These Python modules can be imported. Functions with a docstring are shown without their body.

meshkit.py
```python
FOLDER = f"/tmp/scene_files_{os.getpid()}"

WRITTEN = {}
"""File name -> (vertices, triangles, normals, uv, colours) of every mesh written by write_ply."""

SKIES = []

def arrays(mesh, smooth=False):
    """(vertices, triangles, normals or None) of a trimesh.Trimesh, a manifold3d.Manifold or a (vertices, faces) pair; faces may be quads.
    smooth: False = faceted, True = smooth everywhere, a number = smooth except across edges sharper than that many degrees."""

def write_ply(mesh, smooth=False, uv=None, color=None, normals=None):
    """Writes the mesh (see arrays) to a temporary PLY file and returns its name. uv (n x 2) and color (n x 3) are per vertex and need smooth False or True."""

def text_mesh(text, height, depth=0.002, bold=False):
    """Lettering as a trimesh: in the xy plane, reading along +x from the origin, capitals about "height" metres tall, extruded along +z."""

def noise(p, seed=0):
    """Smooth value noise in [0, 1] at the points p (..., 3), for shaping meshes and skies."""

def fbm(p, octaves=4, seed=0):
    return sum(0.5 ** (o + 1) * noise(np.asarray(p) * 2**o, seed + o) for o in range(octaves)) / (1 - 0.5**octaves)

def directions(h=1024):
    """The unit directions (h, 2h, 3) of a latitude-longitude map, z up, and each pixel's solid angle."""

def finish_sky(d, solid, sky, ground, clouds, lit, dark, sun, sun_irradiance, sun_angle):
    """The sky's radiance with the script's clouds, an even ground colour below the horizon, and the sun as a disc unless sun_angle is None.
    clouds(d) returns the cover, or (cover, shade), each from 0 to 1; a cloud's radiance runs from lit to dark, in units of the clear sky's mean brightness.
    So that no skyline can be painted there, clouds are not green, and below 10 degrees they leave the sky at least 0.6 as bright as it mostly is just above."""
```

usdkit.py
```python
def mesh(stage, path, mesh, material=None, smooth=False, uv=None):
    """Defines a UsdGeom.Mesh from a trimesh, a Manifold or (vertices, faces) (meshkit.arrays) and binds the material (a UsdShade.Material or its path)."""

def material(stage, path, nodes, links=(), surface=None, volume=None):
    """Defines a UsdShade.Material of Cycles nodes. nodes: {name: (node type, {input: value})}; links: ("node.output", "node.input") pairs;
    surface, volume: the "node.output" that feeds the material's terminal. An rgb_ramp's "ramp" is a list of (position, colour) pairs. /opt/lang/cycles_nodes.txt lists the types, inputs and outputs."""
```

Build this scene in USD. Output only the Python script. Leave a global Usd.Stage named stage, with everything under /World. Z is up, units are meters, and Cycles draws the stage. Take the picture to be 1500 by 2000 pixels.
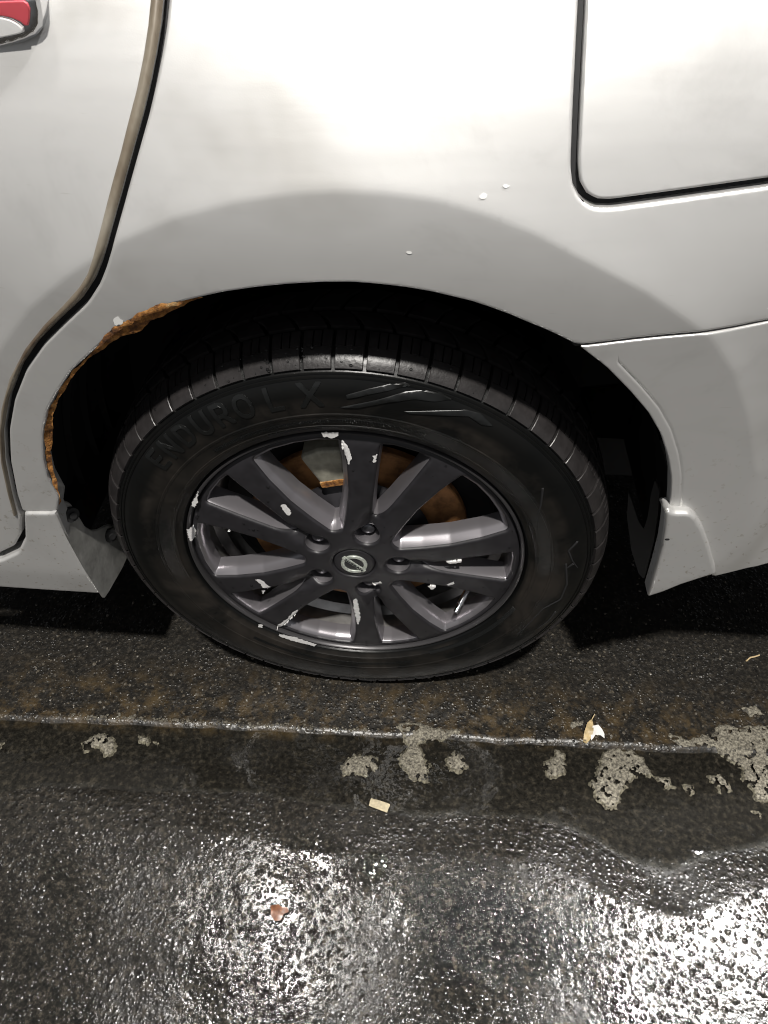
import math, random
import numpy as np, trimesh, shapely, usdkit, meshkit
from shapely.geometry import Polygon, LineString, Point, MultiPolygon
import shapely.affinity
from shapely.ops import split, unary_union
from scipy.spatial import Delaunay
from pxr import Usd, UsdGeom, UsdLux, UsdShade, Gf, Sdf

stage = Usd.Stage.CreateInMemory()
UsdGeom.SetStageUpAxis(stage, "Z"); UsdGeom.SetStageMetersPerUnit(stage, 1.0)
UsdGeom.Xform.Define(stage, "/World"); UsdGeom.Scope.Define(stage, "/World/Looks")
random.seed(7); RNG = np.random.default_rng(7)

# ------------------------------------------------------------------ camera, sky, sun, exposure
CAM, PITCH, YAW, FPX = ((0.07772, -0.58144, 1.05437), 0.824205, -0.067448, 1387.0)
EXPOSURE = 1.03
SUN_AZ, SUN_EL = math.radians(178), math.radians(69)      # azimuth of the direction towards the light: atan2(x, y)
SUN_I, SUN_ANGLE, SKY, LAMP_E = 0.62, 2.5, 0.025, 125.0
cam = UsdGeom.Camera.Define(stage, "/World/camera")
cam.CreateHorizontalApertureAttr(36.0); cam.CreateVerticalApertureAttr(48.0)
cam.CreateFocalLengthAttr(36.0 * FPX / 1500.0)
cam.CreateClippingRangeAttr(Gf.Vec2f(0.01, 500)); cam.CreateExposureAttr(EXPOSURE)
fw = np.array([math.sin(YAW) * math.cos(PITCH), math.cos(YAW) * math.cos(PITCH), -math.sin(PITCH)])
rt = np.array([math.cos(YAW), -math.sin(YAW), 0.0]); up = np.cross(rt, fw)
mx = Gf.Matrix4d(*rt, 0, *up, 0, *(-fw), 0, *CAM, 1)
cam.AddTransformOp().Set(mx)
cam.GetPrim().SetCustomDataByKey("kind", "structure")
sdir = np.array([math.sin(SUN_AZ) * math.cos(SUN_EL), math.cos(SUN_AZ) * math.cos(SUN_EL), math.sin(SUN_EL)])
sky_mat = usdkit.material(stage, "/World/Looks/night_sky", {
    "sky": ("sky_texture", {"sky_type": "single_scattering", "sun_disc": False, "sun_elevation": SUN_EL, "sun_rotation": SUN_AZ}),
    "grey": ("hsv", {"saturation": 0.12, "value": 1.0}),
    "bg": ("background_shader", {"strength": SKY})}, [("sky.color", "grey.color"), ("grey.color", "bg.color")], surface="bg.background")
dome = UsdLux.DomeLight.Define(stage, "/World/sky")
UsdShade.MaterialBindingAPI.Apply(dome.GetPrim()).Bind(sky_mat)
dome.GetPrim().SetCustomDataByKey("kind", "structure")
sun = UsdLux.DistantLight.Define(stage, "/World/key_light")
sun.CreateIntensityAttr(SUN_I); sun.CreateAngleAttr(SUN_ANGLE); sun.CreateNormalizeAttr(True)
sun.CreateColorAttr(Gf.Vec3f(1.0, 0.965, 0.91))
sun.AddTransformOp().Set(Gf.Matrix4d().SetRotate(Gf.Rotation(Gf.Vec3d(0, 0, 1), Gf.Vec3d(*sdir))))

# ------------------------------------------------------------------ measured outlines, metres (x along the car, z up; ground: x, y)
D = {
    'crease': [(-0.3648, 0.6162), (-0.3257, 0.6605), (-0.3086, 0.6783), (-0.2774, 0.7092), (-0.2338, 0.7408), (-0.1798, 0.7728), (-0.1325, 0.7917), (-0.0803, 0.8049), (-0.0348, 0.8119), (0.0013, 0.8146), (0.0409, 0.8141), (0.0805, 0.8106), (0.1208, 0.8017), (0.1624, 0.7886), (0.1975, 0.7726), (0.2293, 0.7582), (0.2574, 0.7454), (0.293, 0.7243), (0.3226, 0.7054), (0.3545, 0.6704), (0.387, 0.6187), (0.4214, 0.5463)],
    'seam': [(-0.8232, -0.0959), (-0.5717, -0.0896), (-0.406, -0.0846), (-0.2412, -0.0814), (0.0033, -0.0778), (0.1642, -0.0755), (0.4025, -0.0712), (0.6375, -0.0669), (0.8691, -0.0627)],
    'mortar': [[(-0.4305, -0.1249), (-0.4074, -0.1047), (-0.3874, -0.1076), (-0.3694, -0.125), (-0.3735, -0.1442), (-0.3962, -0.1368), (-0.4159, -0.1381)], [(-0.3457, -0.1048), (-0.3203, -0.1048), (-0.3237, -0.1236), (-0.3358, -0.1185)], [(-0.0214, -0.1326), (-0.0016, -0.1109), (0.0345, -0.1167), (0.0422, -0.1363), (0.0217, -0.1519), (-0.0147, -0.1512)], [(0.0592, -0.0671), (0.0831, -0.0568), (0.1239, -0.0628), (0.1642, -0.0635), (0.1681, -0.0803), (0.1323, -0.0869), (0.1123, -0.0841), (0.0966, -0.0935), (0.1187, -0.1231), (0.1139, -0.1487), (0.0869, -0.1467), (0.0646, -0.1187), (0.0808, -0.0971)], [(0.142, -0.1135), (0.1561, -0.1011), (0.181, -0.1189), (0.1638, -0.136), (0.1445, -0.1349)], [(0.2842, -0.1176), (0.3101, -0.0882), (0.3301, -0.0992), (0.324, -0.1267), (0.2982, -0.1324)], [(0.3546, -0.1387), (0.3711, -0.1061), (0.3823, -0.0809), (0.425, -0.078), (0.4508, -0.0991), (0.4503, -0.1182), (0.4151, -0.1284), (0.404, -0.1506), (0.3945, -0.1737), (0.3744, -0.1691), (0.3615, -0.155)], [(0.4495, -0.1143), (0.4791, -0.1186), (0.4851, -0.1337), (0.4678, -0.1372)], [(0.485, -0.0504), (0.5153, -0.0568), (0.5581, -0.042), (0.5712, -0.0274), (0.6087, -0.03), (0.6825, -0.0216), (0.6427, -0.1495), (0.5961, -0.1452), (0.5912, -0.1227), (0.5862, -0.0995), (0.5635, -0.0834), (0.5554, -0.0692), (0.5004, -0.0712)], [(0.5358, -0.1124), (0.5556, -0.1), (0.5693, -0.1319), (0.5488, -0.1424)], [(0.4978, -0.1306), (0.5088, -0.1283), (0.5078, -0.1459), (0.5, -0.1442)], [(0.3333, -0.0399), (0.3637, -0.0344), (0.36, -0.052), (0.335, -0.0537)], [(0.6117, 0.0055), (0.642, 0.0094), (0.651, -0.0097), (0.6223, -0.0152)], [(-0.5678, -0.135), (-0.5486, -0.1321), (-0.5437, -0.1451), (-0.5619, -0.1479)], [(0.5867, -0.1607), (0.6039, -0.1566), (0.5967, -0.1717)], [(-0.3137, -0.1162), (-0.3065, -0.1157), (-0.3058, -0.124)], [(-0.3644, -0.1154), (-0.3572, -0.1149), (-0.3557, -0.1224)]],
    'arch': [(-0.3466, 0.4381), (-0.337, 0.4607), (-0.3386, 0.4922), (-0.3333, 0.5201), (-0.32, 0.5601), (-0.3036, 0.5921), (-0.2852, 0.6158), (-0.2616, 0.643), (-0.2377, 0.6629), (-0.2105, 0.6854), (-0.1938, 0.6975), (-0.1747, 0.7077), (-0.1565, 0.7157), (-0.1392, 0.7214), (-0.1176, 0.7276), (-0.0978, 0.7327), (-0.069, 0.738), (-0.0421, 0.7417), (-0.0113, 0.7447), (0.0149, 0.7456), (0.0365, 0.7446), (0.0591, 0.7427), (0.0799, 0.7398), (0.0988, 0.7359), (0.1151, 0.7324), (0.1317, 0.7273), (0.149, 0.7212), (0.1653, 0.7144), (0.1794, 0.7089), (0.1913, 0.7037), (0.2149, 0.6921), (0.244, 0.6705), (0.2715, 0.6448), (0.2938, 0.6215), (0.3119, 0.5967), (0.3281, 0.5662), (0.3395, 0.5379), (0.3465, 0.5123), (0.3537, 0.4838)],
    'bumper_bottom': [(0.3565, 0.4781), (0.3769, 0.4749), (0.3947, 0.4543), (0.4179, 0.4099), (0.437, 0.3743), (0.4566, 0.3841), (0.4742, 0.3936), (0.4952, 0.3967), (0.5305, 0.4035), (0.75, 0.335)],
    'sill_top': [(-0.3929, 0.4329), (-0.3549, 0.4357)],
    'door_bottom': [(-0.3983, 0.4188), (-0.4103, 0.3895), (-0.4274, 0.3661), (-0.4525, 0.3505), (-0.5046, 0.3297), (-0.5584, 0.3128)],
    'door_gap': [(-0.1238, 1.08), (-0.1258, 0.9409), (-0.129, 0.9244), (-0.1315, 0.9103), (-0.1363, 0.893), (-0.1423, 0.8751), (-0.1489, 0.8581), (-0.1599, 0.834), (-0.1677, 0.8171), (-0.1748, 0.8015), (-0.1834, 0.7834), (-0.1918, 0.7659), (-0.1998, 0.7514), (-0.2089, 0.7375), (-0.2246, 0.72), (-0.2533, 0.6971), (-0.2808, 0.674), (-0.3096, 0.6436), (-0.3367, 0.6048), (-0.3589, 0.5628), (-0.3754, 0.5174), (-0.3889, 0.4638), (-0.395, 0.4273)],
    'fuel_gap': [(0.1785, 1.08), (0.1785, 0.944), (0.1796, 0.928), (0.181, 0.9005), (0.1828, 0.8716), (0.1845, 0.8505), (0.1861, 0.8333), (0.1892, 0.822), (0.196, 0.8138), (0.2055, 0.8094), (0.2188, 0.8091), (0.2365, 0.8111), (0.2599, 0.8139), (0.2986, 0.8188), (0.3369, 0.8236), (0.3745, 0.8294), (1.08, 0.8794000000000001)],
    'bumper_gap': [(0.2089, 0.6929), (0.222, 0.6946), (0.2433, 0.6987), (0.2644, 0.7028), (0.2895, 0.7069), (0.3188, 0.7109), (0.345, 0.7138), (0.3707, 0.7179), (0.4036, 0.725), (1.08, 0.7849999999999999)],
    'trim_left': [(-0.139, 0.9408), (-0.1407, 0.9242), (-0.1433, 0.9101), (-0.1479, 0.8927), (-0.1546, 0.8733), (-0.1628, 0.8546), (-0.1717, 0.8335), (-0.1798, 0.8166), (-0.1878, 0.799), (-0.1972, 0.7787), (-0.2068, 0.7589), (-0.2148, 0.7455), (-0.2251, 0.7336), (-0.2464, 0.7146), (-0.2719, 0.693), (-0.2994, 0.6663), (-0.3286, 0.6305), (-0.3531, 0.5907), (-0.3699, 0.555), (-0.3848, 0.5129), (-0.3959, 0.4675), (-0.4044, 0.4275)],
    'trim_right': [(-0.1281, 0.9409), (-0.1309, 0.9244), (-0.1334, 0.9103), (-0.1383, 0.8929), (-0.1443, 0.875), (-0.1509, 0.8581), (-0.162, 0.8339), (-0.1698, 0.817), (-0.177, 0.8013), (-0.1857, 0.7832), (-0.194, 0.7658), (-0.2017, 0.7527), (-0.2113, 0.7388), (-0.2262, 0.7224), (-0.2548, 0.6996), (-0.2825, 0.6761), (-0.311, 0.6454), (-0.3389, 0.6059), (-0.3617, 0.5626), (-0.3784, 0.5172), (-0.392, 0.4636), (-0.3988, 0.4288)],
    'rust': [(-0.3435, 0.4454), (-0.3376, 0.4589), (-0.338, 0.4906), (-0.3327, 0.5202), (-0.3197, 0.5594), (-0.3033, 0.5914), (-0.2849, 0.6152), (-0.2613, 0.6424), (-0.2374, 0.6623), (-0.2102, 0.6849), (-0.1932, 0.698), (-0.1741, 0.7083), (-0.1558, 0.7167), (-0.1388, 0.7214), (-0.1172, 0.7272), (-0.1332, 0.7196), (-0.1407, 0.7143), (-0.1591, 0.7047), (-0.1721, 0.6995), (-0.1839, 0.6866), (-0.2014, 0.682), (-0.2162, 0.6741), (-0.2255, 0.6658), (-0.2423, 0.6563), (-0.2607, 0.6382), (-0.2704, 0.6273), (-0.2845, 0.6101), (-0.3021, 0.5841), (-0.3165, 0.551), (-0.3307, 0.5079), (-0.3358, 0.4642), (-0.3394, 0.4501)],
    'rust_stain': [(-0.2303, 0.6695), (-0.2196, 0.6823), (-0.2058, 0.6938), (-0.1915, 0.7007), (-0.1832, 0.7074), (-0.1679, 0.7162), (-0.154, 0.7208), (-0.1411, 0.7233), (-0.1284, 0.7253), (-0.1394, 0.7204), (-0.1568, 0.7146), (-0.174, 0.7067), (-0.1938, 0.6959), (-0.211, 0.6838), (-0.2233, 0.6732)],
    'body_chip': [[(-0.202, 0.7035), (-0.1977, 0.7057), (-0.1949, 0.7022), (-0.1981, 0.6973), (-0.2024, 0.6971)], [(0.1143, 0.8152), (0.1175, 0.8159), (0.1192, 0.8146), (0.1169, 0.8136)], [(0.1304, 0.822), (0.1384, 0.8217), (0.1401, 0.8207), (0.1337, 0.8207)], [(0.144, 0.7919), (0.1478, 0.7936), (0.1488, 0.7925), (0.145, 0.7901)], [(0.0565, 0.7729), (0.0624, 0.7735), (0.0632, 0.7723), (0.0591, 0.771)], [(-0.1653, 0.7158), (-0.1573, 0.7182), (-0.1562, 0.7152), (-0.1643, 0.7123)], [(-0.1923, 0.6943), (-0.1855, 0.6984), (-0.1846, 0.6947), (-0.1906, 0.6901)]],
    'sill': [(-0.6561, 0.2979), (-0.5447, 0.3228), (-0.5006, 0.3287), (-0.4553, 0.3389), (-0.4248, 0.358), (-0.4043, 0.3875), (-0.3876, 0.4345), (-0.3544, 0.4369), (-0.3474, 0.4392), (-0.349, 0.3976), (-0.3478, 0.3374), (-0.3434, 0.2711), (-0.4113, 0.2718), (-0.482, 0.2735), (-0.5646, 0.2811), (-0.664, 0.2837)],
    'return_plate': [(-0.3512, -0.036, 0.4332), (-0.3505, -0.0184, 0.4351), (-0.3495, -0.0093, 0.4239), (-0.3489, -0.0056, 0.4163), (-0.3481, -0.0049, 0.4017), (-0.3473, -0.0046, 0.388), (-0.3464, -0.0031, 0.3717), (-0.3451, 0.0045, 0.3542), (-0.344, 0.0158, 0.3435), (-0.3429, 0.0297, 0.3351), (-0.3417, 0.0423, 0.3243), (-0.3404, 0.0509, 0.3082), (-0.3395, 0.051, 0.2906), (-0.3385, 0.0491, 0.2703), (-0.3377, 0.0457, 0.2525), (-0.3384, 0.0313, 0.2526), (-0.3419, -0.0335, 0.2604), (-0.3425, -0.0385, 0.2672), (-0.3465, -0.0421, 0.3395), (-0.3495, -0.0399, 0.3969)],
    'clips': [(-0.349, -0.0156, 0.4103), (-0.3419, 0.031, 0.3179)],
    'mud_guard': [(0.3431, 0.4959), (0.3459, 0.4993), (0.3524, 0.4956), (0.3697, 0.4956), (0.3781, 0.4895), (0.3915, 0.4718), (0.4071, 0.4447), (0.4268, 0.4068), (0.4325, 0.3935), (0.4178, 0.3839), (0.3982, 0.3698), (0.382, 0.3542), (0.3655, 0.3425), (0.3605, 0.3958), (0.3555, 0.4386), (0.3491, 0.4731)],
    'guard_hole': [(0.3548, 0.4595)],
    'guard_tab': [(0.3463, -0.045, 0.4955), (0.3453, -0.035, 0.4944), (0.3464, -0.02, 0.4893)],
    'guard_liner': [(0.3355, 0.4319), (0.3423, 0.4197), (0.358, 0.3877), (0.3674, 0.3757), (0.3663, 0.398), (0.3598, 0.4391), (0.3584, 0.4608), (0.3673, 0.4458), (0.3769, 0.4036), (0.3845, 0.3549), (0.3916, 0.2814), (0.3826, 0.2897), (0.363, 0.3321), (0.3434, 0.3914)],
    'handle_y': 0.0408,
    'handle': [(-0.3307, 0.8824), (-0.2855, 0.8908), (-0.2594, 0.8951), (-0.2416, 0.8991), (-0.2297, 0.9033), (-0.224, 0.908), (-0.2208, 0.9145), (-0.2194, 0.9225), (-0.2186, 0.9309), (-0.2617, 0.9449), (-0.2999, 0.9444)],
    'handle_red': [(-0.2693, 0.9254), (-0.2457, 0.9263), (-0.2262, 0.9269), (-0.2251, 0.9228), (-0.2281, 0.9149), (-0.232, 0.9096), (-0.2352, 0.9135), (-0.242, 0.9163), (-0.2531, 0.9177), (-0.2726, 0.918)],
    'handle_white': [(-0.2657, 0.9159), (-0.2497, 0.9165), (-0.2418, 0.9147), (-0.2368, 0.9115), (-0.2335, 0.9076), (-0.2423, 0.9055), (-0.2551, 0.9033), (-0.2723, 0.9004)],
    'swoosh': [[(0.001, 0.6086), (0.0239, 0.6162), (0.0469, 0.6212), (0.0606, 0.6219), (0.0658, 0.619), (0.0495, 0.6157), (0.0238, 0.6098), (0.0008, 0.6034)], [(-0.0081, 0.5924), (0.0237, 0.6014), (0.0598, 0.6136), (0.0802, 0.6147), (0.0968, 0.6111), (0.11, 0.604), (0.091, 0.603), (0.0703, 0.6058), (0.0445, 0.6018), (0.013, 0.5929)], [(0.0603, 0.5915), (0.0916, 0.5932), (0.1227, 0.5936), (0.1388, 0.5884), (0.1529, 0.5742), (0.14, 0.5762), (0.126, 0.5864), (0.1023, 0.5877), (0.0656, 0.5884)]],
    'crack': [[(0.217, 0.4904), (0.2192, 0.4631), (0.2184, 0.4457), (0.2245, 0.4144)], [(0.2732, 0.4013), (0.2654, 0.3842), (0.2741, 0.365), (0.2833, 0.3504)], [(0.2669, 0.3593), (0.276, 0.3178), (0.2742, 0.284), (0.2544, 0.261), (0.2423, 0.2267), (0.2289, 0.1957)], [(0.2763, 0.3601), (0.2673, 0.347)], [(0.2727, 0.2543), (0.2666, 0.2291), (0.2553, 0.2115)]],
    'rim_chip': [[(-0.0287, 0.5496), (-0.0108, 0.5514), (-0.0117, 0.5448), (-0.0202, 0.5421), (-0.0285, 0.5445)], [(-0.0076, 0.5362), (-0.0032, 0.5319), (-0.0001, 0.5246), (0.0024, 0.5132), (-0.0014, 0.5035), (-0.0045, 0.5151), (-0.008, 0.5264)], [(0.0265, 0.517), (0.0305, 0.5203), (0.0299, 0.511), (0.027, 0.5069)], [(-0.1977, 0.4232), (-0.1839, 0.4482), (-0.1878, 0.4311), (-0.1941, 0.4189)], [(-0.2117, 0.3767), (-0.206, 0.382), (-0.2028, 0.3714), (-0.207, 0.357), (-0.2122, 0.3546), (-0.2138, 0.3666)], [(-0.0861, 0.432), (-0.0813, 0.4359), (-0.0749, 0.4247), (-0.0745, 0.4155), (-0.0806, 0.4179)], [(-0.139, 0.2807), (-0.1296, 0.2827), (-0.1237, 0.2729), (-0.1188, 0.2663), (-0.1224, 0.2601), (-0.1298, 0.2641), (-0.1322, 0.2733)], [(-0.1309, 0.2558), (-0.1256, 0.2574), (-0.1314, 0.2462)], [(-0.1217, 0.1639), (-0.1042, 0.1857), (-0.0932, 0.2063), (-0.085, 0.2147), (-0.0856, 0.207), (-0.0963, 0.1892), (-0.1126, 0.1635), (-0.1219, 0.1557)], [(-0.1197, 0.1477), (-0.0933, 0.1393), (-0.0648, 0.1238), (-0.0676, 0.1177), (-0.0982, 0.1288), (-0.1189, 0.1408)], [(-0.0043, 0.2507), (0.0008, 0.2547), (0.0044, 0.2258), (0.0045, 0.2004), (0.0011, 0.1857), (-0.002, 0.2062), (-0.0042, 0.2312)], [(0.0971, 0.2902), (0.1073, 0.2923), (0.1096, 0.2868), (0.1022, 0.2827)], [(0.1222, 0.2947), (0.1313, 0.3), (0.133, 0.2957), (0.1251, 0.2916)], [(0.1164, 0.3441), (0.1275, 0.3439), (0.1384, 0.3469), (0.1376, 0.3416), (0.1246, 0.3385)], [(0.0226, 0.2904), (0.0351, 0.2971), (0.0364, 0.2928), (0.026, 0.2873)], [(-0.1479, 0.1694), (-0.1419, 0.1687), (-0.1436, 0.1617), (-0.1481, 0.1626)], [(-0.1579, 0.3827), (-0.1547, 0.382), (-0.1562, 0.377), (-0.1595, 0.3767)]],
    'valve': [(0.1505, 0.016, 0.2429), (0.1391, -0.006, 0.2322)],
    'leaf': [(0.3634, -0.0434), (0.3716, -0.0358), (0.3732, -0.0479), (0.3675, -0.067), (0.3583, -0.0777), (0.3532, -0.0747), (0.3569, -0.0576)],
    'leaf_stem': [(0.3698, -0.0405), (0.3719, -0.036), (0.376, -0.0295)],
    'paper': [(0.3712, -0.0479), (0.3805, -0.0447), (0.3871, -0.0546), (0.3878, -0.0664), (0.3821, -0.0617), (0.3741, -0.0622), (0.3657, -0.0721), (0.3664, -0.0611)],
    'card': [(0.0318, -0.1818), (0.061, -0.1888), (0.0565, -0.2016), (0.0289, -0.1932)],
    'brown_leaf': [(-0.0896, -0.3356), (-0.0796, -0.3337), (-0.0742, -0.337), (-0.0674, -0.3365), (-0.0639, -0.3412), (-0.0703, -0.3441), (-0.0738, -0.3516), (-0.0811, -0.3533), (-0.087, -0.3464)],
    'twig': [(0.6455, 0.0881), (0.6544, 0.0956), (0.6636, 0.0983), (0.6715, 0.1018)],
    'film': [(0.029, -0.2631), (0.0448, -0.2539), (0.0621, -0.2649), (0.0588, -0.2798), (0.0525, -0.2906), (0.0386, -0.2928), (0.0277, -0.2805)],
}

# ------------------------------------------------------------------ helpers
used = {}
def numbered(path):
    n = used.get(path, 0); used[path] = n + 1
    return path if n == 0 else f"{path}_{n:03d}"
def pathof(parent): return "/World" if parent is None else str(parent.GetPath())
def tag(prim, label=None, category=None, group=None, kind=None):
    for k, v in (("label", label), ("category", category), ("group", group), ("kind", kind)):
        if v: prim.SetCustomDataByKey(k, v)
    return prim
def thing(name, loc=(0, 0, 0), **kw):
    x = UsdGeom.Xform.Define(stage, numbered("/World/" + name)); x.AddTranslateOp().Set(Gf.Vec3d(*loc))
    return tag(x.GetPrim(), **kw)
def obj(name, mesh, material, parent=None, smooth=35, **kw):
    m = usdkit.mesh(stage, numbered(pathof(parent) + "/" + name), mesh, material, smooth=smooth)
    return tag(m.GetPrim(), **kw)
def join(*ms): return trimesh.util.concatenate([trimesh.Trimesh(*m[:2], process=False) if isinstance(m, tuple) else m for m in ms])
def loop_pts(ring, s):
    n = max(8, int(round(ring.length / s)))
    return np.array([ring.interpolate(i / n, normalized=True).coords[0] for i in range(n)])
def loop_pts_open(line, s):
    n = max(2, int(line.length / s)); return np.array([line.interpolate(i / (n - 1), normalized=True).coords[0] for i in range(n)])
def ring_normals(p):          # pointing left of travel: inwards for a CCW exterior
    t = np.roll(p, -1, 0) - np.roll(p, 1, 0); t /= np.linalg.norm(t, axis=1, keepdims=True) + 1e-12
    return np.stack([-t[:, 1], t[:, 0]], 1)
def region(poly, hb, h, insets=(), extra=None):
    """Triangulates a polygon: (points, triangles, distance to the edge, list of boundary loops as index arrays)."""
    poly = shapely.geometry.polygon.orient(poly, 1.0)
    pts, loops, n = [], [], 0
    edge = poly.boundary; shapely.prepare(edge); shapely.prepare(poly)
    for ring in [poly.exterior, *poly.interiors]:
        p = loop_pts(ring, hb); pts.append(p); loops.append(np.arange(n, n + len(p))); n += len(p)
        nn = ring_normals(p)
        for d in insets:
            q = p + nn * d
            ok = (shapely.distance(shapely.points(q), edge) > 0.9 * d) & shapely.contains_xy(poly, q[:, 0], q[:, 1])
            pts.append(q[ok]); n += ok.sum()
    x0, y0, x1, y1 = poly.bounds
    gx, gy = np.meshgrid(np.arange(x0, x1, h), np.arange(y0, y1, h * .87)); gx = gx + (np.arange(gx.shape[0])[:, None] % 2) * h / 2
    g = np.stack([gx.ravel(), gy.ravel()], 1)
    g = g[shapely.contains_xy(poly, g[:, 0], g[:, 1])]
    g = g[shapely.distance(shapely.points(g), edge) > max([*insets, 0]) + min(h, hb) * .6]
    if extra is not None:
        e = extra[shapely.contains_xy(poly, extra[:, 0], extra[:, 1])]; e = e[shapely.distance(shapely.points(e), edge) > max([*insets, 0]) + hb * .5]
        if len(e):
            from scipy.spatial import cKDTree
            g = g[cKDTree(e).query(g)[0] > .003]; g = np.vstack([g, e])
    pts = np.vstack([*pts, g])
    t = Delaunay(pts).simplices
    c = pts[t].mean(1); t = t[shapely.contains_xy(poly, c[:, 0], c[:, 1])]
    a, b, cc = pts[t[:, 0]], pts[t[:, 1]], pts[t[:, 2]]
    ar = (b[:, 0] - a[:, 0]) * (cc[:, 1] - a[:, 1]) - (b[:, 1] - a[:, 1]) * (cc[:, 0] - a[:, 0])
    t = t[np.abs(ar) > 1e-10]; ar = ar[np.abs(ar) > 1e-10]; t[ar < 0] = t[ar < 0][:, ::-1]
    return pts, t, shapely.distance(shapely.points(pts), edge), loops
def skirt(P, loops, back):
    """Closes the edge loops of 3-D points P backwards: back(points) gives the far edge."""
    V, F, n = [], [], 0
    for L in loops:
        a = P[L]; b = back(a); m = len(L); i = np.arange(m); j = (i + 1) % m
        V += [a, b]; F += [np.stack([n + i, n + m + i, n + m + j], 1), np.stack([n + i, n + m + j, n + j], 1)]; n += 2 * m
    return np.vstack(V), np.vstack(F)
def fillet(d, r): return np.where(d < r, r - np.sqrt(np.maximum(r * r - (r - np.minimum(d, r)) ** 2, 0)), 0)
def lathe(profile, seg=144, a0=0, a1=2 * math.pi, centre=(0, 0, .33)):
    """profile: (r, y) pairs, turned about the wheel axis (parallel to y)."""
    p = np.asarray(profile, float); full = abs(a1 - a0 - 2 * math.pi) < 1e-6
    a = np.linspace(a0, a1, seg + (0 if full else 1), endpoint=not full); m, k = len(p), len(a)
    V = np.stack([centre[0] + np.cos(a)[:, None] * p[None, :, 0], centre[1] + np.zeros((k, 1)) + p[None, :, 1], centre[2] + np.sin(a)[:, None] * p[None, :, 0]], -1).reshape(-1, 3)
    i, j = np.meshgrid(np.arange(k if full else k - 1), np.arange(m - 1), indexing="ij"); i2 = (i + 1) % k
    q = np.stack([i * m + j, i2 * m + j, i2 * m + j + 1, i * m + j + 1], -1).reshape(-1, 4)
    return V, np.vstack([q[:, [0, 1, 2]], q[:, [0, 2, 3]]])
def tube(path, r, n=10, caps=True):
    path = np.asarray(path, float); k = len(path); r = np.broadcast_to(r, k)
    t = np.gradient(path, axis=0); t /= np.linalg.norm(t, axis=1, keepdims=True)
    ref = np.array([0.0, 0.3, 1.0]) if abs(t[:, 2]).mean() < .8 else np.array([1.0, 0.2, 0])
    u = np.cross(t, ref); u /= np.linalg.norm(u, axis=1, keepdims=True); v = np.cross(t, u)
    a = np.arange(n) / n * 2 * np.pi
    V = (path[:, None] + r[:, None, None] * (np.cos(a)[None, :, None] * u[:, None] + np.sin(a)[None, :, None] * v[:, None])).reshape(-1, 3)
    F = []
    for i in range(k - 1):
        for j in range(n):
            b = (j + 1) % n; F += [(i * n + j, (i + 1) * n + j, (i + 1) * n + b), (i * n + j, (i + 1) * n + b, i * n + b)]
    if caps:
        V = np.vstack([V, path[:1], path[-1:]])
        for j in range(n): F += [(k * n, j, (j + 1) % n), (k * n + 1, (k - 1) * n + (j + 1) % n, (k - 1) * n + j)]
    return V, np.array(F)
def box(x0, y0, z0, x1, y1, z1, r=0.0):
    b = trimesh.creation.box((x1 - x0, y1 - y0, z1 - z0)); b.apply_translation(((x0 + x1) / 2, (y0 + y1) / 2, (z0 + z1) / 2)); return b
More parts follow.
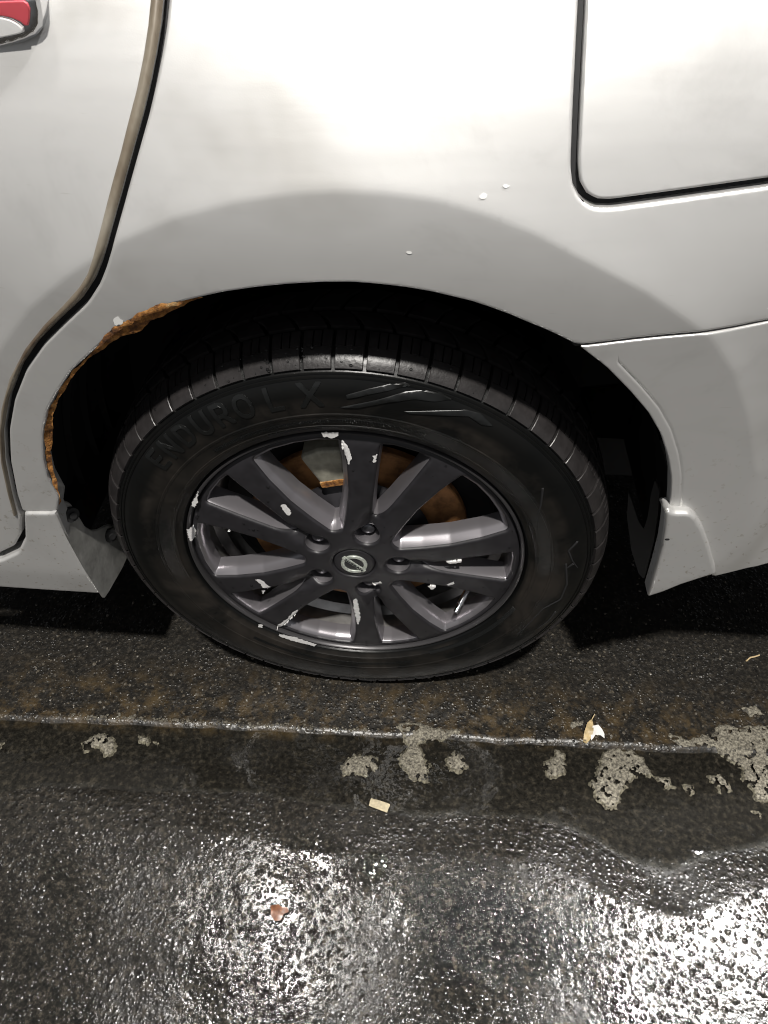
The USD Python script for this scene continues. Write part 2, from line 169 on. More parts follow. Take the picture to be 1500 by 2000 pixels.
def rough(p2, s=0.002, amp=0.002, scale=120, seed=0):
    """A ragged version of an outline."""
    pg = Polygon(p2).buffer(0); pg = max(pg.geoms, key=lambda g: g.area) if pg.geom_type == "MultiPolygon" else pg
    p = loop_pts(shapely.geometry.polygon.orient(pg).exterior, s); n = ring_normals(p)
    k = meshkit.fbm(np.c_[p * scale, np.zeros(len(p))], 3, seed) - .5
    q = Polygon(p + n * (k * 2 * amp)[:, None]).buffer(0)
    return max(q.geoms, key=lambda g: g.area) if q.geom_type == "MultiPolygon" else q

# ------------------------------------------------------------------ materials
def mat(name, nodes, links=(), surface="p.BSDF"): return usdkit.material(stage, "/World/Looks/" + name, nodes, links, surface=surface)
def plain(name, color, rough=.5, metal=0.0, bump=None, spec=.5, var=0.0, vscale=40, coat=0.0, **kw):
    nodes = {"p": ("principled_bsdf", {"base_color": color, "roughness": rough, "metallic": metal, "specular_ior_level": spec, "coat_weight": coat, **kw}), "g": ("geometry", {})}
    links = []
    if var:
        nodes["n"] = ("noise_texture", {"scale": vscale, "detail": 5.0, "roughness": .6})
        c = np.array(color); nodes["r"] = ("rgb_ramp", {"ramp": [(.3, tuple(c * (1 - var))), (.7, tuple(np.minimum(c * (1 + var), 1)))]})
        links += [("g.position", "n.vector"), ("n.fac", "r.fac"), ("r.color", "p.base_color")]
    if bump:
        nodes["bn"] = ("noise_texture", {"scale": bump[0], "detail": 4.0}); nodes["b"] = ("bump", {"strength": bump[1], "distance": bump[2]})
        links += [("g.position", "bn.vector"), ("bn.fac", "b.height"), ("b.normal", "p.normal")]
    return mat(name, nodes, links)
def paint_material():
    return mat("silver_paint", {
        "g": ("geometry", {}),
        "flake": ("noise_texture", {"scale": 900.0, "detail": 2.0}),
        "dirt": ("noise_texture", {"scale": 7.0, "detail": 6.0, "roughness": .65, "distortion": .6}),
        "dr": ("rgb_ramp", {"ramp": [(.30, (.45, .445, .435)), (.46, (.515, .51, .50)), (.75, (.535, .53, .52))]}),
        "streak_map": ("mapping", {"scale": (6, 6, 70)}), "streak": ("noise_texture", {"scale": 1.0, "detail": 5.0, "roughness": .7}),
        "smul": ("mix_color", {"blend_type": "multiply", "fac": 1.0}), "scm": ("mapping", {"scale": (22, 22, 330), "rotation": (0, .06, 0)}), "sc": ("noise_texture", {"scale": 1.0, "detail": 3.0, "roughness": .55}),
        "scr": ("rgb_ramp", {"ramp": [(.0, (1, 1, 1)), (.735, (1, 1, 1)), (.78, (.84, .83, .80)), (1, (.75, .73, .70))]}),
        "smn": ("noise_texture", {"scale": 3.1, "detail": 4.0, "roughness": .55, "distortion": .8}), "smr": ("rgb_ramp", {"ramp": [(.33, (.80, .79, .77)), (.46, (1, 1, 1)), (1, (1, 1, 1))]}), "sm2": ("mix_color", {"blend_type": "multiply", "fac": 1.0}), "sp": ("noise_texture", {"scale": 150.0, "detail": 3.0, "roughness": .6}), "spr": ("rgb_ramp", {"ramp": [(0, (1, 1, 1)), (.62, (1, 1, 1)), (.68, (.62, .57, .49)), (1, (.5, .45, .38))]}), "sz": ("separate_xyz", {}), "lowz": ("map_range", {"from_min": .62, "from_max": .36, "to_min": 0, "to_max": .85, "clamp": True}), "sm3": ("mix_color", {"blend_type": "multiply"}),
        "rr": ("map_range", {"from_min": .3, "from_max": .7, "to_min": .36, "to_max": .42}),
        "b": ("bump", {"strength": .05, "distance": .0006}),
        "p": ("principled_bsdf", {"metallic": .47, "roughness": .40, "coat_weight": .25, "coat_roughness": .12})},
        [("g.position", "flake.vector"), ("g.position", "dirt.vector"), ("g.position", "streak_map.vector"), ("streak_map.vector", "streak.vector"),
         ("dirt.fac", "dr.fac"), ("g.position", "scm.vector"), ("scm.vector", "sc.vector"), ("sc.fac", "scr.fac"), ("g.position", "smn.vector"), ("smn.fac", "smr.fac"), ("dr.color", "smul.a"), ("scr.color", "smul.b"), ("smul.result", "sm2.a"), ("smr.color", "sm2.b"), ("g.position", "sp.vector"), ("sp.fac", "spr.fac"), ("g.position", "sz.vector"), ("sz.z", "lowz.value"), ("lowz.result", "sm3.fac"), ("sm2.result", "sm3.a"), ("spr.color", "sm3.b"), ("sm3.result", "p.base_color"), ("streak.fac", "rr.value"), ("rr.result", "p.roughness"), ("flake.fac", "b.height"), ("b.normal", "p.normal")])
PAINT = paint_material()
GAP = plain("black_gap", (.008, .008, .009), .7)
BLACK = plain("black_plastic", (.014, .014, .015), .65, bump=(300, .3, .001))
LINER = plain("wheel_liner_black", (.006, .006, .007), .8, var=.4, vscale=30)
TRIM = mat("door_edge_grime", {
    "g": ("geometry", {}), "n": ("noise_texture", {"scale": 16.0, "detail": 5.0, "roughness": .6}), "m": ("mapping", {"scale": (1, 1, .5)}),
    "r": ("rgb_ramp", {"ramp": [(.32, (.075, .052, .033)), (.5, (.15, .125, .092)), (.7, (.24, .22, .18))]}),
    "p": ("principled_bsdf", {"roughness": .4, "metallic": .1})},
    [("g.position", "m.vector"), ("m.vector", "n.vector"), ("n.fac", "r.fac"), ("r.color", "p.base_color")])
RUST = mat("rust", {
    "g": ("geometry", {}), "n": ("noise_texture", {"scale": 90.0, "detail": 6.0, "roughness": .7}),
    "r": ("rgb_ramp", {"ramp": [(.3, (.035, .016, .007)), (.43, (.13, .05, .012)), (.55, (.34, .145, .03)), (.70, (.42, .29, .14))]}),
    "bn": ("noise_texture", {"scale": 420.0, "detail": 4.0}), "b": ("bump", {"strength": .7, "distance": .0015}),
    "p": ("principled_bsdf", {"roughness": .85})},
    [("g.position", "n.vector"), ("n.fac", "r.fac"), ("r.color", "p.base_color"), ("g.position", "bn.vector"), ("bn.fac", "b.height"), ("b.normal", "p.normal")])
DISCM = mat("rusty_disc", {
    "g": ("geometry", {}), "n": ("noise_texture", {"scale": 45.0, "detail": 5.0, "roughness": .65}),
    "r": ("rgb_ramp", {"ramp": [(.35, (.17, .08, .032)), (.6, (.42, .20, .075))]}),
    "p": ("principled_bsdf", {"roughness": .6, "metallic": .3})},
    [("g.position", "n.vector"), ("n.fac", "r.fac"), ("r.color", "p.base_color")])
WHEEL = plain("black_wheel_paint", (.019, .018, .0205), .44, .15, bump=(700, .10, .0006), spec=.42, var=.25, vscale=60)
LIPM = plain("dark_lip_paint", (.05, .048, .05), .35, .4)
POCKET = plain("wheel_pocket_tone", (.26, .248, .262), .32, .74, bump=(500, .08, .0006))  # pocket walls and lug wells, paler than the spoke faces
BARREL = plain("bare_barrel_metal", (.34, .33, .32), .34, .85, var=.3, vscale=35)
CHIP = plain("bare_chipped_metal", (.62, .61, .60), .6, .0, var=.15, vscale=300)
CHROME = plain("chrome", (.75, .75, .76), .08, 1.0)
EMBLEM = plain("worn_emblem_silver", (.50, .53, .48), .35, .5, var=.3, vscale=300)
NUT = plain("dark_nut_metal", (.10, .10, .11), .3, .8)
def tyre_material():
    return mat("tyre_rubber", {
        "g": ("geometry", {}), "c": ("mapping", {"location": (0, 0, -.33)}), "s": ("separate_xyz", {}),
        "x2": ("math", {"math_type": "multiply"}), "z2": ("math", {"math_type": "multiply"}), "add": ("math", {"math_type": "add"}), "rad": ("math", {"math_type": "sqrt"}),
        "n": ("noise_texture", {"scale": 9.0, "detail": 6.0, "roughness": .65, "distortion": .4}), "nf": ("noise_texture", {"scale": 130.0, "detail": 4.0}),
        "off": ("map_range", {"from_min": 0, "from_max": 1, "to_min": -.022, "to_max": .022}), "wr": ("math", {"math_type": "add"}),
        "band": ("rgb_ramp", {"ramp": [(0, (0, 0, 0)), (.05, (.9, .9, .9)), (.42, (.8, .8, .8)), (.5, (.12, .12, .12)), (.8, (.05, .05, .05)), (.88, (.35, .35, .35)), (1, (.55, .55, .55))]}),
        "br": ("map_range", {"from_min": .222, "from_max": .332, "to_min": 0, "to_max": 1, "clamp": True}),
        "nm": ("map_range", {"from_min": .42, "from_max": .66, "to_min": .03, "to_max": 1.0, "clamp": True}),
        "bw": ("rgb_to_bw", {}), "amt": ("math", {"math_type": "multiply"}),
        "col": ("mix_color", {"a": (.0035, .0038, .0038), "b": (.024, .0195, .0155)}),
        "rg": ("map_range", {"from_min": 0, "from_max": 1, "to_min": .30, "to_max": .75}),
        "b": ("bump", {"strength": .25, "distance": .0008}),
        "p": ("principled_bsdf", {"specular_ior_level": .25})},
        [("g.position", "c.vector"), ("c.vector", "s.vector"), ("s.x", "x2.value1"), ("s.x", "x2.value2"), ("s.z", "z2.value1"), ("s.z", "z2.value2"), ("x2.value", "add.value1"), ("z2.value", "add.value2"), ("add.value", "rad.value1"),
         ("g.position", "n.vector"), ("g.position", "nf.vector"), ("n.fac", "off.value"), ("rad.value", "wr.value1"), ("off.result", "wr.value2"),
         ("rad.value", "br.value"), ("br.result", "band.fac"), ("band.color", "bw.color"), ("n.fac", "nm.value"), ("bw.val", "amt.value1"), ("nm.result", "amt.value2"),
         ("amt.value", "col.fac"), ("col.result", "p.base_color"), ("amt.value", "rg.value"), ("rg.result", "p.roughness"), ("nf.fac", "b.height"), ("b.normal", "p.normal")])
TYRE = tyre_material()
TREAD = plain("tread_rubber", (.021, .019, .019), .36, bump=(260, .3, .001), var=.35, vscale=50, spec=.4)
LETTER = plain("raised_rubber", (.006, .0065, .0065), .32, spec=.45)
GLASS = mat("dark_window_glass", {"p": ("principled_bsdf", {"base_color": (.01, .011, .012), "roughness": .03, "specular_ior_level": .5})})
RED = plain("red_reflection_colour", (.62, .09, .11), .3)  # colour of the red reflection laid on the chrome handle
WHITE_REFL = plain("white_reflection_colour", (.75, .75, .74), .35)  # colour of the white reflection laid on the chrome handle

# ------------------------------------------------------------------ ground
SEAM = np.array(D["seam"])            # the straight edge where the raised strip under the car ends
def seam_y(x): return np.interp(x, SEAM[:, 0], SEAM[:, 1])
WATER_Z = -0.0035
def ground_z(x, y):
    s = seam_y(x) + .006 * (meshkit.fbm(np.stack([x * 22, y * 0, x * 0], -1), 3, 4) - .5)
    t = np.clip((s - y) / .014, 0, 1); t = t * t * (3 - 2 * t)
    low = -.0062 - .0025 * np.clip((s - y) / .05, 0, 1) + .0115 * np.clip((s - y - .06 - .10 * meshkit.noise(np.stack([x * 4.5 + 3, y * 5, x * 0], -1), 5)) / .10, 0, 1)
    hi = .002 * np.clip((s + .02 - y) / .03, 0, 1)
    z = (1 - t) * hi + t * low
    z = z + .0013 * (meshkit.fbm(np.stack([x * 70, y * 70, x * 0], -1), 3, 1) - .5) * (1 - .55 * t) + .004 * (meshkit.fbm(np.stack([x * 9, y * 9, x * 0], -1), 2, 2) - .5)
    return z
def ground_material():
    return mat("wet_asphalt", {
        "g": ("geometry", {}), "s": ("separate_xyz", {}), "sx": ("math", {"math_type": "multiply_add", "value2": -.022, "value3": .077}), "d": ("math", {"math_type": "add"}),
        "big": ("noise_texture", {"scale": 5.0, "detail": 5.0, "roughness": .6, "distortion": .5}), "mid": ("noise_texture", {"scale": 130.0, "detail": 6.0, "roughness": .72}),
        "agg": ("voronoi_texture", {"scale": 205.0, "randomness": 1.0}), "agg2": ("voronoi_texture", {"scale": 105.0, "randomness": 1.0}), "fine": ("noise_texture", {"scale": 420.0, "detail": 3.0}),
        "crange": ("rgb_ramp", {"ramp": [(.34, (.0035, .0032, .0028)), (.52, (.012, .0108, .009)), (.70, (.042, .036, .028))]}),
        "stone": ("rgb_ramp", {"ramp": [(.0, (0, 0, 0)), (.90, (0, 0, 0)), (.96, (.05, .045, .037)), (1, (.10, .09, .075))]}),
        "cadd": ("mix_color", {"blend_type": "add", "fac": .5}),
        "strip": ("rgb_ramp", {"ramp": [(0, (0, 0, 0)), (.478, (0, 0, 0)), (.50, (1, 1, 1)), (.535, (.8, .8, .8)), (.62, (0, 0, 0)), (1, (0, 0, 0))]}),
        "sr": ("map_range", {"from_min": -.5, "from_max": .5, "to_min": 0, "to_max": 1, "clamp": True}),
        "smul": ("mix_color", {"blend_type": "multiply", "fac": 1.0}), "dn": ("noise_texture", {"scale": 26.0, "detail": 7.0, "roughness": .75}), "bigr": ("rgb_ramp", {"ramp": [(.47, (0, 0, 0)), (.66, (.8, .8, .8))]}),
        "dirt": ("mix_color", {"b": (.085, .058, .026)}), "bw": ("rgb_to_bw", {}), "bw2": ("rgb_to_bw", {}),
        "dry": ("map_range", {"from_min": -.022, "from_max": -.008, "to_min": 0, "to_max": 1, "clamp": True}),
        "wetn": ("map_range", {"from_min": .38, "from_max": .62, "to_min": .05, "to_max": .22, "clamp": True}), "rmix": ("mix_float", {"b": .36}), "patch": ("noise_texture", {"scale": 9.0, "detail": 4.0, "roughness": .6}), "pm": ("map_range", {"from_min": .36, "from_max": .60, "to_min": .35, "to_max": 1.25, "clamp": True}), "hm": ("math", {"math_type": "multiply"}),
        "dome": ("map_range", {"range_type": "smoothstep", "from_min": 0.0, "from_max": .50, "to_min": 1.0, "to_max": 0.0, "clamp": True}), "dome2": ("map_range", {"range_type": "smoothstep", "from_min": 0.0, "from_max": .50, "to_min": 1.0, "to_max": 0.0, "clamp": True}), "rb1": ("rgb_to_bw", {}), "rb2": ("rgb_to_bw", {}), "am1": ("math", {"math_type": "multiply"}), "am2": ("math", {"math_type": "multiply"}), "h1": ("math", {"math_type": "multiply_add", "value2": .62}), "h2": ("math", {"math_type": "multiply_add", "value2": .75}), "h0": ("math", {"math_type": "multiply", "value2": .16}),
        "b": ("bump", {"strength": .75, "distance": .0021}),
        "sub": ("map_range", {"from_min": -.0045, "from_max": -.0028, "to_min": .06, "to_max": .5, "clamp": True}), "subr": ("map_range", {"from_min": -.0045, "from_max": -.0028, "to_min": .5, "to_max": 0, "clamp": True}), "radd": ("math", {"math_type": "add", "use_clamp": True}),
        "p": ("principled_bsdf", {})},
        [("g.position", "s.vector"), ("s.x", "sx.value1"), ("s.y", "d.value1"), ("sx.value", "d.value2"),
         *[("g.position", k + ".vector") for k in ("big", "mid", "agg", "agg2", "fine")],
         ("mid.fac", "crange.fac"), ("agg.color", "bw2.color"), ("bw2.val", "stone.fac"), ("crange.color", "cadd.a"), ("stone.color", "cadd.b"),
         ("d.value", "sr.value"), ("sr.result", "strip.fac"), ("g.position", "dn.vector"), ("dn.fac", "bigr.fac"), ("strip.color", "smul.a"), ("bigr.color", "smul.b"), ("smul.result", "bw.color"), ("bw.val", "dirt.fac"),
         ("cadd.result", "dirt.a"), ("dirt.result", "p.base_color"),
         ("d.value", "dry.value"), ("big.fac", "wetn.value"), ("dry.result", "rmix.fac"), ("wetn.result", "rmix.a"), ("rmix.result", "radd.value1"), ("s.z", "subr.value"), ("subr.result", "radd.value2"), ("radd.value", "p.roughness"), ("s.z", "sub.value"), ("sub.result", "p.specular_ior_level"),
         ("fine.fac", "h0.value1"), ("agg.distance", "dome.value"), ("agg.color", "rb1.color"), ("dome.result", "am1.value1"), ("rb1.val", "am1.value2"), ("am1.value", "h1.value1"), ("agg2.distance", "dome2.value"), ("agg2.color", "rb2.color"), ("dome2.result", "am2.value1"), ("rb2.val", "am2.value2"), ("h0.value", "h1.value3"), ("am2.value", "h2.value1"), ("h1.value", "h2.value3"), ("g.position", "patch.vector"), ("patch.fac", "pm.value"), ("h2.value", "hm.value1"), ("pm.result", "hm.value2"), ("hm.value", "b.height"), ("b.normal", "p.normal")])
GROUND = ground_material()
def build_ground():
    x = np.arange(-1.2, 1.2001, .004); y = np.arange(-.80, .9001, .004)
    X, Y = np.meshgrid(x, y, indexing="ij"); Z = ground_z(X, Y)
    fade = np.clip(np.minimum.reduce([X + 1.2, 1.2 - X, Y + .8, .9 - Y]) / .05, 0, 1); Z = Z * fade
    V = np.stack([X, Y, Z], -1).reshape(-1, 3); m, k = X.shape
    i, j = np.meshgrid(np.arange(m - 1), np.arange(k - 1), indexing="ij")
    q = np.stack([i * k + j, (i + 1) * k + j, (i + 1) * k + j + 1, i * k + j + 1], -1).reshape(-1, 4)
    F = np.vstack([q[:, :3], q[:, [0, 2, 3]]])
    x0, x1, y0, y1 = x[0], x[-1], y[0], y[-1]; W = 80
    O = np.array([(-W, -W, 0), (W, -W, 0), (W, W, 0), (-W, W, 0), (x0, y0, 0), (x1, y0, 0), (x1, y1, 0), (x0, y1, 0)], float)
    FO = np.array([(0, 1, 5), (0, 5, 4), (1, 2, 6), (1, 6, 5), (2, 3, 7), (2, 7, 6), (3, 0, 4), (3, 4, 7)]) + len(V)
    return np.vstack([V, O]), np.vstack([F, FO])
ground = obj("ground", build_ground(), GROUND, smooth=True, kind="structure")
WATER = mat("puddle_water", {"f": ("fresnel", {"IOR": 1.33}), "t": ("transparent_bsdf", {"color": (.93, .93, .90)}), "gl": ("glossy_bsdf", {"roughness": .05, "color": (1, 1, 1)}),
    "n": ("noise_texture", {"scale": 26.0, "detail": 3.0}), "g": ("geometry", {}), "b": ("bump", {"strength": .4, "distance": .004}), "m": ("mix_closure", {})},
    [("g.position", "n.vector"), ("n.fac", "b.height"), ("b.normal", "gl.normal"), ("b.normal", "f.normal"), ("f.fac", "m.fac"), ("t.BSDF", "m.closure1"), ("gl.BSDF", "m.closure2")], surface="m.closure")
xs = np.linspace(-1.15, 1.15, 60)
ww = np.stack([np.c_[xs, seam_y(xs) + .012, 0 * xs + WATER_Z], np.c_[xs, 0 * xs - .36, 0 * xs + WATER_Z]], 1).reshape(-1, 3)
wf = np.array([t for i in range(59) for t in ((2 * i, 2 * i + 1, 2 * i + 3), (2 * i, 2 * i + 3, 2 * i + 2))])
obj("puddle", (ww, wf), WATER, kind="structure")

MORTAR = mat("pale_mortar", {"g": ("geometry", {}), "n": ("noise_texture", {"scale": 260.0, "detail": 5.0, "roughness": .7}), "r": ("rgb_ramp", {"ramp": [(.36, (.03, .027, .021)), (.48, (.12, .108, .083)), (.62, (.25, .23, .18)), (.8, (.34, .32, .26))]}),
    "bn": ("noise_texture", {"scale": 330.0, "detail": 4.0}), "b": ("bump", {"strength": .9, "distance": .0030}), "p": ("principled_bsdf", {"roughness": .75})},
    [("g.position", "n.vector"), ("n.fac", "r.fac"), ("r.color", "p.base_color"), ("g.position", "bn.vector"), ("bn.fac", "b.height"), ("b.normal", "p.normal")])
for k, p in enumerate(D["mortar"]):
    pg = rough(list(rough(p, .002, .007, 60, 20 + k).exterior.coords), .0013, .0042, 240, 220 + k)
    pts, t, d, loops = region(pg, .0016, .0026)
    keep = (meshkit.fbm(np.c_[pts * 150, np.zeros(len(pts))], 4, 60 + k)[t].mean(1) < .63)
    t = t[keep]
    if len(t) < 12: continue
    z = .0036 + .0030 * (meshkit.fbm(np.c_[pts * 160, np.zeros(len(pts))], 3, 9) - .5) + .002 * np.minimum(d / .012, 1) - .004 * np.clip(1 - d / .004, 0, 1)
    gz = np.maximum(ground_z(pts[:, 0], pts[:, 1]), WATER_Z - .001)
    obj("mortar_patch", (np.c_[pts, gz + z - .002], t), MORTAR, ground, smooth=25)

# loose grit, far too many to count
def grit(n, xr, yr, smin, smax, seed, dens=None):
    r = np.random.default_rng(seed); ico = trimesh.creation.icosphere(subdivisions=0, radius=1.0); V, F = [], []
    p = np.c_[r.uniform(*xr, n), r.uniform(*yr, n)]
    if dens is not None: p = p[r.random(n) < dens(p)]
    for k, (x, y) in enumerate(p):
        s = smin + (smax - smin) * r.random() ** 3
        v = ico.vertices * r.uniform(.6, 1.2, (12, 1)) * s * np.array([1, r.uniform(.6, 1), .6]); a = r.uniform(0, 6.28)
        c, q = math.cos(a), math.sin(a); v = v @ np.array([[c, q, 0], [-q, c, 0], [0, 0, 1]])
        V.append(v + [x, y, 0]); F.append(ico.faces + 12 * k)
    V = np.vstack(V); cen = np.repeat(p, 12, 0)
    V[:, 2] += ground_z(cen[:, 0], cen[:, 1]) + .0006
    return V, np.vstack(F)
GRIT = mat("pale_grit", {"o": ("geometry", {}), "r": ("rgb_ramp", {"ramp": [(0, (.07, .06, .045)), (.6, (.20, .175, .135)), (.88, (.42, .38, .30)), (1, (.50, .30, .12))]}), "p": ("principled_bsdf", {"roughness": .45})},
    [("o.random_per_island", "r.fac"), ("r.color", "p.base_color")])
obj("grit", grit(9000, (-.95, .95), (-.085, .42), .0006, .0034, 3, lambda p: .25 + .75 * np.exp(-np.abs(p[:, 1] + .05) / .10)), GRIT, smooth=False, kind="stuff")
SPARKLE_GRIT = mat("sparkle_crumb", {"o": ("geometry", {}), "r": ("rgb_ramp", {"ramp": [(0, (.10, .09, .07)), (.55, (.35, .33, .29)), (1, (.65, .64, .60))]}), "p": ("principled_bsdf", {"roughness": .12, "coat_weight": .6})},
    [("o.random_per_island", "r.fac"), ("r.color", "p.base_color")])  # pale colour imitates glints on the wet edge
def seam_grit():
    v, f = grit(900, (-.62, .06), (-.007, .007), .0010, .0034, 5); c = v.reshape(-1, 12, 3).mean(1)
    return v, f
_g = grit.__defaults__
def along_seam(n, x0, x1, seed):
    r = np.random.default_rng(seed); ico = trimesh.creation.icosphere(subdivisions=1, radius=1.0); V, F = [], []
    for k in range(n):
        x = r.uniform(x0, x1); y = float(seam_y(x)) + r.normal(0, .0022); s = .0007 + .0017 * r.random() ** 2
        V.append(ico.vertices * r.uniform(.7, 1.2, (len(ico.vertices), 1)) * s * [1.2, 1, .8] + [x, y, float(ground_z(np.array([x]), np.array([y]))[0]) + .001]); F.append(ico.faces + len(ico.vertices) * k)
    return np.vstack(V), np.vstack(F)
obj("sparkle_crumbs", along_seam(260, -.46, .02, 5), SPARKLE_GRIT, smooth=40, kind="stuff")  # pale crumbs added for the bright sparkle along the water edge

# ------------------------------------------------------------------ car body surface: y as a function of (x, z)
CREASE = Polygon([(.62, 0.0)] + [(-.62, 0.0)] + D["crease"]).buffer(0); shapely.prepare(CREASE)
def body_y(x, z):
    x, z = np.asarray(x, float), np.asarray(z, float)
    d = shapely.distance(CREASE, shapely.points(x, z))
    lean = 1.55 * np.maximum(z - .715, 0) ** 2 + .10 * np.maximum(.42 - z, 0) ** 2
    rear = .10 * np.maximum(x - .25, 0) ** 2 + .012 * np.maximum(-x - .3, 0) ** 2
    s = np.sqrt(d * d + .003 ** 2) - .003
    return -.015 + lean + rear - .022 * np.exp(-s / .075)
def onbody(p, off=0.0):
    p = np.asarray(p, float); return np.c_[p[:, 0], body_y(p[:, 0], p[:, 1]) + off, p[:, 1]]
ARCH_R = LineString([q for q in D["arch"] if q[0] > .22]); EXTRA_G = np.vstack([loop_pts_open(ARCH_R.parallel_offset(o, sd), .003) for o in (.0078, .0090, .0098, .0105, .0112, .0120, .0135) for sd in ("left", "right")])
_cl = LineString(D["crease"]); _cp = loop_pts(_cl, .005); EXTRA = np.vstack([np.array([g.coords[0] for g in _cl.parallel_offset(abs(o), "left" if o > 0 else "right").interpolate(np.linspace(0, 1, 330), normalized=True)]) for o in (-.004, -.0012, .0012, .004, .008, .013)])
def panel(poly, h=.014, hb=.005, r=.004, off=0.0, depth=.016, groove=False):
    pts, t, d, loops = region(poly, hb, h, (r * .25, r * .6, r), np.vstack([EXTRA, EXTRA_G]) if groove else EXTRA)
    P = onbody(pts, off); P[:, 1] += fillet(d, r)
    if groove:
        da = shapely.distance(ARCH_R, shapely.points(pts)); P[:, 1] += .0009 * np.exp(-((da - .0105) / .0010) ** 2)
    V, F = skirt(P, loops, lambda a: a + [0, depth, 0])
    return np.vstack([P, V]), np.vstack([t, F + len(P)])

car = thing("parked_car", (0, 0, 0), label="silver car with a rusty wheel arch parked at the edge of the wet ground", category="car")
arch = [tuple(q) for q in D["arch"]]; sill_top = [tuple(q) for q in D["sill_top"]]
total = Polygon([(-1.05, 1.06), (-1.05, D["door_bottom"][-1][1])] + [tuple(q) for q in D["door_bottom"][::-1]] + sill_top + arch + [tuple(q) for q in D["bumper_bottom"]] + [(1.05, .335), (1.05, 1.06)]).buffer(0)
gap_l = LineString(D["door_gap"]); gap_f = LineString(D["fuel_gap"]); gap_b = LineString(D["bumper_gap"])
cut = unary_union([gap_l.buffer(.0026), gap_f.buffer(.0028), gap_b.buffer(.0008)])
pieces = sorted([g for g in total.difference(cut).geoms if g.area > .004], key=lambda g: g.centroid.x)
names = {}
for g in pieces:
    c = g.representative_point(); cx, cz = g.centroid.coords[0]
    if cx < -.35: n = "rear_door"
    elif g.contains(Point(.02, .85)): n = "quarter_panel"
    elif cz > .72: n = "fuel_door"
    else: n = "rear_bumper"
    names[n] = g
panels = {n: obj(n, panel(g, off=-.0006 if n == "fuel_door" else 0, r=.0020 if n == "rear_bumper" else .003, groove=n == "rear_bumper"), PAINT, car, smooth=32) for n, g in names.items()}
# the dark rubber that shows at the bottom of the gaps
def strip_back(line, w, off): return panel(line.buffer(w, cap_style=2), h=.006, hb=.006, r=.001, off=off, depth=.004)
for l in (gap_l, gap_f, gap_b): obj("gap_seal", strip_back(l, .007, .0095), GAP, car)
# half-round grimy strip along the rear edge of the door
a, b = np.array(D["trim_left"]), np.array(D["trim_right"])
def resample(p, n):
    L = LineString(p); return np.array([L.interpolate(i / (n - 1), normalized=True).coords[0] for i in range(n)])
a, b = resample(a, 150), resample(b, 150); K = 9; V = []
for k in range(K):
    u = k / (K - 1); q = a * (1 - u) + b * u; h = math.sin(math.pi * u) ** .6
    V.append(onbody(q, .0012 - .0042 * h))
V = np.stack(V, 1).reshape(-1, 3); i, j = np.meshgrid(np.arange(149), np.arange(K - 1), indexing="ij"); q = np.stack([i * K + j, i * K + j + 1, (i + 1) * K + j + 1, (i + 1) * K + j], -1).reshape(-1, 4)
obj("door_edge_trim", (V, np.vstack([q[:, [0, 2, 1]], q[:, [0, 3, 2]]])), TRIM, car, smooth=True)
# rusted flange of the arch
ru = rough([tuple(q) for q in D["rust"]], .002, .0016, 110, 4)
pts, t, d, _ = region(ru, .0022, .0035)
dl = shapely.distance(LineString(D["arch"]), shapely.points(pts))
P = onbody(pts); P[:, 1] += .0030 + .30 * dl + .006 * (meshkit.fbm(np.c_[pts * 120, np.zeros(len(pts))], 3, 8) - .5)
obj("rusty_arch_lip", (P, t), RUST, car, smooth=60, label="flaking rusty lip of the wheel arch")
BLISTER = plain("flaked_white_paint", (.66, .66, .64), .6)
for k, p in enumerate(D["body_chip"]):
    pg = rough(p, .0012, .003, 260, 90 + k).intersection(names["quarter_panel"].buffer(-.002)); pg = max(pg.geoms, key=lambda q: q.area) if pg.geom_type == "MultiPolygon" else pg
    if pg.area < 2e-6: continue
    pts, t, d, _ = region(pg, .0012, .002)
    P = onbody(pts, -.0006 - .0008 * np.minimum(d / .002, 1).mean()); obj("paint_chip", (P, t), BLISTER, panels["quarter_panel"], smooth=30)
# rust stain edge on the panel
pts, t, d, _ = region(rough([tuple(q) for q in D["rust_stain"]], .0015, .002, 200, 5), .0015, .003)
obj("rust_bubble", (onbody(pts, -.0005 - .0) + np.c_[0 * d, -.0015 * np.minimum(d / .003, 1), 0 * d], t), RUST, panels["quarter_panel"], smooth=40)

# sill with its turned-in end
sp = Polygon([tuple(q) for q in D["sill"]]).buffer(0)
pts, t, d, loops = region(sp, .004, .012, (.001, .0024, .004))
P = np.c_[pts[:, 0], -.0405 + .10 * np.maximum(.32 - pts[:, 1], 0) + fillet(d, .004), pts[:, 1]]
V, F = skirt(P, loops, lambda q: q + [0, .02, 0])
sill = obj("side_sill", (np.vstack([P, V]), np.vstack([t, F + len(P)])), PAINT, car, smooth=32)
def fan_surface(front, back, n):
    f, b = resample3(front, n), resample3(back, n); k = 8; V = np.stack([f + (b - f) * (u / (k - 1)) for u in range(k)], 1).reshape(-1, 3)
    i, j = np.meshgrid(np.arange(n - 1), np.arange(k - 1), indexing="ij"); q = np.stack([i * k + j, i * k + j + 1, (i + 1) * k + j + 1, (i + 1) * k + j], -1).reshape(-1, 4)
    return V, np.vstack([q[:, [0, 1, 2]], q[:, [0, 2, 3]]])
def resample3(p, n):
    p = np.asarray(p, float); s = np.r_[0, np.cumsum(np.linalg.norm(np.diff(p, axis=0), axis=1))]; u = np.linspace(0, s[-1], n)
    return np.stack([np.interp(u, s, p[:, k]) for k in range(3)], 1)
DULL = plain("dirty_sill_plastic", (.36, .355, .335), .55, .2, var=.3, vscale=40, bump=(200, .2, .001))
rp = np.array(D["return_plate"]); A3 = np.c_[rp[:, 0], rp[:, 2], np.ones(len(rp))]; pl3 = np.linalg.lstsq(A3, rp[:, 1], rcond=None)[0]
